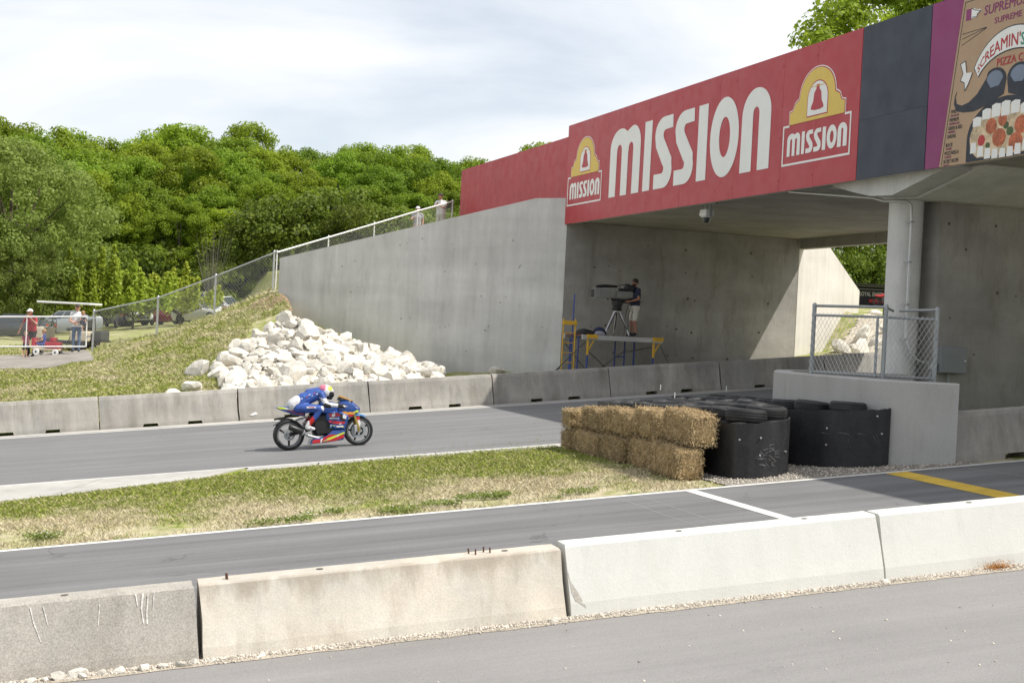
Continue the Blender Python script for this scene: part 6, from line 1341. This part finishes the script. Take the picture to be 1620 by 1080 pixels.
def wheel(x, r, w_, nm_spokes, disc):
    t = kb(MB().lathe([(r*.74, -w_*.42), (r*.86, -w_*.5), (r*.95, -w_*.42), (r*.995, -w_*.2), (r, 0), (r*.995, w_*.2), (r*.95, w_*.42), (r*.86, w_*.5), (r*.74, w_*.42)], (x, 0, r), 'y', 40, True), 'wheel', 'race_rubber', smooth=True)
    MB().lathe([(r*.75, -w_*.42), (r*.76, 0), (r*.75, w_*.42), (r*.70, w_*.40), (r*.70, -w_*.40)], (x, 0, r), 'y', 32, True).build('rim', 'm_black' if nm_spokes == 3 else 'm_black', t, smooth=True)
    q = MB()
    for i in range(nm_spokes):
        a = 2*math.pi*i/nm_spokes+.5; q.tube((x, 0, r), (x+r*.72*math.cos(a), 0, r+r*.72*math.sin(a)), r*.09, r*.06, 6)
    q.build('spokes', 'm_black', t); MB().lathe([(.05, -w_*.55), (.055, 0), (.05, w_*.55)], (x, 0, r), 'y', 14).build('hub', 'galv_dull', t)
    for y in ((-.07, .07) if disc > .12 else (-.08,)): MB().lathe([(disc*.62, y-.003), (disc, y-.003), (disc, y+.003), (disc*.62, y+.003)], (x, 0, r), 'y', 28, True).build('brake_disc', 'galv_dull', t)
    q = MB(); q.lathe([(r*.735, -w_*.43), (r*.765, -w_*.44), (r*.765, -w_*.425), (r*.735, -w_*.42)], (x, 0, r), 'y', 36, True); q.build('rim_stripe', 'galv_dull', t)
    return t
wheel(-.68, .305, .19, 3, .11); wheel(.70, .295, .12, 5, .15)
def puff(poly, w_, inset=.80, y0=0.0, edge=.55):
    """side profile -> symmetric bulged body: rim at edge*w, face at w"""
    n = len(poly); cx_ = sum(p[0] for p in poly)/n; cz_ = sum(p[1] for p in poly)/n; rings = []
    for y, k in ((-w_, inset*.7), (-w_*.97, inset), (-w_*edge, 1.0), (w_*edge, 1.0), (w_*.97, inset), (w_, inset*.7)): rings.append([(cx_+(a-cx_)*k, y+y0, cz_+(b-cz_)*k) for a, b in poly])
    m = MB(); vs = [p for r in rings for p in r]; m.add(vs, [(i*n+j, i*n+(j+1) % n, (i+1)*n+(j+1) % n, (i+1)*n+j) for i in range(5) for j in range(n)] + [tuple(range(n)), tuple(5*n+j for j in range(n))[::-1]]); return m
kb(puff([(-.20, .25), (.22, .25), (.30, .45), (.24, .66), (-.12, .68), (-.24, .5)], .17), 'engine', 'm_black', smooth=True)
kb(MB().path([(-.68, -.11, .305), (-.3, -.10, .40), (-.15, -.08, .46)], [.035, .05, .05], 8), 'swingarm', 'm_black', smooth=True); kb(MB().path([(-.68, .11, .305), (-.3, .10, .40), (-.15, .08, .46)], [.035, .05, .05], 8), 'swingarm', 'm_black', smooth=True)
kb(MB().path([(-.25, 0, .62), (.1, 0, .72), (.45, 0, .80)], [.07, .09, .06], 10), 'frame', 'm_black', smooth=True)
# tank, seat, tail
kb(puff([(-.20, .72), (-.16, .83), (.0, .90), (.20, .90), (.32, .82), (.30, .70), (.0, .66)], .14, .72), 'tank', 'm_blue', smooth=True)
kb(puff([(-.56, .74), (-.2, .70), (-.16, .75), (-.50, .80)], .11), 'seat', 'm_black', smooth=True)
tail = [(-.93, .86), (-.84, .80), (-.55, .68), (-.36, .64), (-.34, .72), (-.55, .80), (-.75, .87)]
kb(puff(tail, .10, .9, edge=.8), 'tail_cowl', 'm_blue', smooth=True)
yd = -.118
def decal(poly, mt, y=yd, nm='livery_patch', yy=None):
    for s in (-1, 1):
        m = MB(); m.add([(a, s*abs(y), b) for a, b in poly], [tuple(range(len(poly)))]); kb(m, nm, mt, tri=True)
decal([(-.92, .862), (-.84, .82), (-.70, .80), (-.76, .855)], 'm_lime', -.104); decal([(-.74, .80), (-.5, .70), (-.37, .68), (-.40, .72), (-.6, .76)], 'm_red', -.106); decal([(-.78, .85), (-.70, .80), (-.52, .765), (-.56, .80)], 'm_white', -.105)
# upper fairing: nose, windscreen, side panel
nose_p = [(.28, .80), (.36, .92), (.46, .93), (.62, .86), (.74, .74), (.73, .66), (.62, .62), (.45, .60), (.30, .66)]
kb(puff(nose_p, .17, .62, edge=.45), 'nose_fairing', 'm_blue', smooth=True)
kb(puff([(.31, .92), (.35, 1.0), (.40, 1.0), (.62, .88), (.58, .86), (.42, .91)], .12, .6, edge=.5), 'windscreen', 'clear', smooth=True)
kb(puff([(.33, .985), (.355, 1.015), (.55, .92), (.62, .885), (.60, .875), (.5, .92)], .122, .8, edge=.5), 'screen_trim', 'm_orange', smooth=True)
decal([(.42, .70), (.55, .73), (.70, .70), (.68, .66), (.50, .66)], 'm_lime', -.165); decal([(.30, .685), (.45, .70), (.62, .66), (.60, .63), (.42, .635)], 'm_orange', -.168); decal([(.26, .66), (.42, .635), (.60, .62), (.55, .59), (.30, .60)], 'm_red', -.172); decal([(.48, .78), (.62, .79), (.70, .74), (.55, .74)], 'm_white', -.15)
side_p = [(.04, .70), (.30, .72), (.50, .62), (.46, .48), (.40, .34), (.18, .34), (.10, .46), (.02, .58)]
kb(puff(side_p, .215, .8, edge=.75), 'side_fairing', 'm_blue', smooth=True)
yf = -.219
decal([(.08, .67), (.27, .685), (.32, .62), (.12, .60)], 'm_red', yf); decal([(.15, .665), (.22, .668), (.20, .615), (.14, .61)], 'm_white', yf-.002); decal([(.30, .665), (.42, .62), (.40, .50), (.30, .54)], 'm_black', yf); decal([(.36, .635), (.44, .61), (.42, .55), (.36, .57)], 'm_white', yf-.002)
decal([(.07, .545), (.30, .51), (.40, .50), (.39, .46), (.25, .46), (.10, .50)], 'm_red', yf); decal([(.22, .43), (.36, .43), (.36, .40), (.23, .40)], 'm_white', yf)
decal([(.10, .595), (.28, .575), (.28, .56), (.10, .575)], 'm_white', yf)
belly = [(-.30, .10), (-.26, .20), (.02, .24), (.16, .36), (.42, .36), (.40, .20), (.36, .14), (0, .11)]
kb(puff(belly, .19, .86, edge=.7), 'belly_pan', 'm_blue', smooth=True)
yb = -.193
decal([(-.27, .12), (-.24, .185), (-.10, .19), (-.10, .12)], 'm_red', yb); decal([(-.08, .13), (-.04, .215), (.10, .27), (.38, .24), (.37, .19), (.2, .14)], 'm_red', yb); decal([(-.06, .135), (.06, .20), (.38, .30), (.39, .27), (.10, .17)], 'm_lime', yb-.002); decal([(-.10, .12), (-.09, .19), (-.05, .21), (-.06, .13)], 'm_white', yb)
# fork, fender, handlebars, exhaust
for y in (-.10, .10):
    f = kb(MB().tube((.70, y, .295), (.615, y, .60), .03, .03, 10), 'fork', 'gold', smooth=True); MB().tube((.615, y, .60), (.52, y, .92), .026, .026, 8).build('fork_tube', 'galv_dull', f)
    MB().cbx(.60, .66, y-.03, y+.03, .28, .42, .012).build('brake_caliper', 'galv', f)
kb(puff([(.52, .56), (.60, .63), (.72, .635), (.84, .59), (.86, .56), (.74, .60), (.62, .59)], .075, .9, edge=.8), 'front_fender', 'm_lblue', smooth=True)
decal([(.63, .55), (.70, .57), (.74, .44), (.72, .38), (.68, .40)], 'm_white', -.085, 'fender_stay'); decal([(.64, .57), (.72, .58), (.73, .52), (.66, .50)], 'm_red', -.087, 'fender_stay')
for s in (-1, 1):
    h = kb(MB().tube((.40, s*.16, .84), (.34, s*.36, .80), .015, n=8), 'handlebar', 'm_black'); MB().tube((.36, s*.29, .81), (.335, s*.38, .79), .02, n=8).build('grip', 'race_rubber', h); MB().path([(.38, s*.30, .81), (.44, s*.36, .80)], .007, 5).build('lever', 'galv', h)
    kb(MB().tube((-.28, s*.12, .42), (-.28, s*.26, .42), .014, n=6), 'footpeg', 'galv_dull')
kb(MB().path([(.2, -.08, .22), (-.1, -.14, .20), (-.32, -.17, .27), (-.42, -.18, .33)], .03, 8), 'exhaust_pipe', 'galv_dull', smooth=True)
ex_ = kb(MB().path([(-.40, -.19, .32), (-.46, -.20, .36), (-.66, -.215, .455), (-.70, -.217, .47)], [.04, .062, .062, .05], 14), 'muffler', 'carbon', smooth=True); MB().path([(-.42, -.19, .33), (-.45, -.197, .35)], [.055, .066], 12).build('muffler_band', 'galv', ex_)
kb(MB().path([(-.95, 0, .62), (-.75, 0, .64), (-.6, 0, .70)], .02, 6), 'tail_tidy', 'm_black'); kb(MB().cbx(-.86, -.66, -.06, .06, .60, .63, .01), 'undertray', 'm_black')
for s in (-1, 1): kb(MB().path([(-.66, s*.02, .52), (-.45, s*.05, .60), (-.3, s*.06, .62)], .018, 6), 'seat_strut', 'galv')
kb(puff([(-.98, .50), (-.80, .60), (-.62, .62), (-.56, .58), (-.7, .57), (-.84, .53)], .08, .9, edge=.8), 'rear_hugger', 'm_black', smooth=True)
# rider
rd = thing('rider', 'rider in blue and white race leathers crouched on the motorcycle', 'person', (BS, BT_, GR*BS), 0, rot=(R(-2), TILT, 0)); S = []
def sg_(a, b, r0, r1, m): S.append((a, b, r0, r1, m))
for s in (-1, 1):
    y = .07*s
    sg_((-.52, y, .86), (-.34, y, .98), .125, .13, 'leather_white' if False else 'leather_blue'); sg_((-.34, y, .98), (-.10, y*1.1, 1.06), .13, .115, 'leather_blue'); sg_((-.10, y*1.3, 1.06), (-.02, y*1.6, 1.06), .10, .085, 'leather_blue')
    sg_((-.56, y, .88), (-.48, y, .93), .12, .125, 'leather_white')
    sg_((-.03, .17*s, 1.05), (.04, .25*s, .86), .062, .052, 'leather_white'); sg_((-.03, .17*s, 1.06), (.0, .2*s, .98), .066, .06, 'leather_blue'); sg_((.04, .25*s, .86), (.28, .30*s, .82), .05, .036, 'leather_white'); sg_((.03, .255*s, .85), (.1, .265*s, .83), .054, .05, 'leather_black')
    sg_((.28, .30*s, .82), (.36, .315*s, .81), .042, .045, 'leather_black')
    for i in range(4): z = .83-.005*i; yy_ = s*(.285+.022*i); sg_((.36, yy_, z), (.395, yy_, z-.02), .014, .013, 'leather_white'); sg_((.395, yy_, z-.02), (.375, yy_, z-.055), .013, .012, 'leather_black')
    sg_((.33, s*.28, .81), (.36, s*.265, .79), .016, .014, 'leather_white')
    sg_((-.50, .10*s, .82), (-.30, .19*s, .80), .105, .095, 'leather_blue'); sg_((-.30, .19*s, .80), (-.10, .235*s, .79), .092, .07, 'leather_blue'); sg_((-.11, .235*s, .79), (-.06, .24*s, .78), .066, .062, 'leather_white')
    sg_((-.08, .24*s, .77), (-.20, .22*s, .60), .066, .058, 'leather_blue'); sg_((-.21, .22*s, .60), (-.33, .20*s, .48), .056, .046, 'leather_red'); sg_((-.30, .205*s, .52), (-.35, .20*s, .45), .050, .045, 'leather_white')
    sg_((-.35, .20*s, .43), (-.22, .205*s, .40), .044, .032, 'leather_white')
sg_((-.26, 0, 1.10), (-.06, 0, 1.13), .075, .07, 'leather_blue'); sg_((-.02, 0, 1.08), (.07, 0, 1.09), .07, .07, 'leather_black')
link('body', body_mesh('body', S, .013), rd)
hr = Matrix.Rotation(R(18), 3, 'Y')
m = MB(); m.ell((.10, 0, 1.10), (.150, .122, .135), 20, 14, hr); hm = m.build('helmet', 'leather_white', rd, smooth=True)
m = MB(); m.ell((.125, 0, 1.125), (.112, .117, .10), 18, 12, hr); m.v = [v for v in m.v]; m.build('helmet_band', 'm_lime', hm, smooth=True)
m = MB(); m.ell((.055, 0, 1.14), (.112, .112, .10), 18, 12, hr); m.build('helmet_crown', 'helmet_pink', hm, smooth=True)
m = MB(); m.ell((.145, 0, 1.075), (.128, .118, .085), 18, 12, Matrix.Rotation(R(40), 3, 'Y')); m.build('visor', 'visor', hm, smooth=True)
m = MB(); m.ell((.12, 0, 1.02), (.115, .098, .06), 16, 10, Matrix.Rotation(R(35), 3, 'Y')); m.build('chin_bar', 'leather_black', hm, smooth=True)
def leather_patch(nm, pts, mt):
    m = MB(); m.add(pts, [tuple(range(len(pts)))]); m.build(nm, mt, rd, tri=True)
leather_patch('thigh_badge', [(-.36, -.292, .845), (-.18, -.303, .835), (-.17, -.306, .805), (-.35, -.296, .81)], 'leather_white')
leather_patch('thigh_badge', [(-.33, -.294, .835), (-.21, -.305, .828), (-.20, -.307, .815), (-.32, -.297, .82)], 'leather_red')
for k in range(9):
    x = -.44+.05*k; z = .99+.012*k+.03*(k % 2); leather_patch('sponsor_patch', [(x, -.205, z), (x+.035, -.207, z+.008), (x+.035, -.203, z+.022), (x, -.201, z+.014)], ['leather_white', 'm_lblue', 'leather_red'][k % 3])
for k, (x, z) in enumerate(((.10, .435), (.16, .425), (.09, .40), (.28, .455), (.33, .39), (-.02, .16), (.22, .22), (.30, .26))):
    m = MB(); m.add([(x, -.2245, z), (x+.045, -.2245, z+.004), (x+.045, -.2245, z+.018), (x, -.2245, z+.014)], [(0, 1, 2, 3)]); kb(m, 'sponsor_decal', ['m_white', 'm_lime', 'm_lblue'][k % 3])
leather_patch('shoulder_stripe', [(-.30, -.165, 1.06), (-.20, -.19, 1.06), (-.20, -.195, 1.04), (-.28, -.18, 1.03)], 'leather_white')
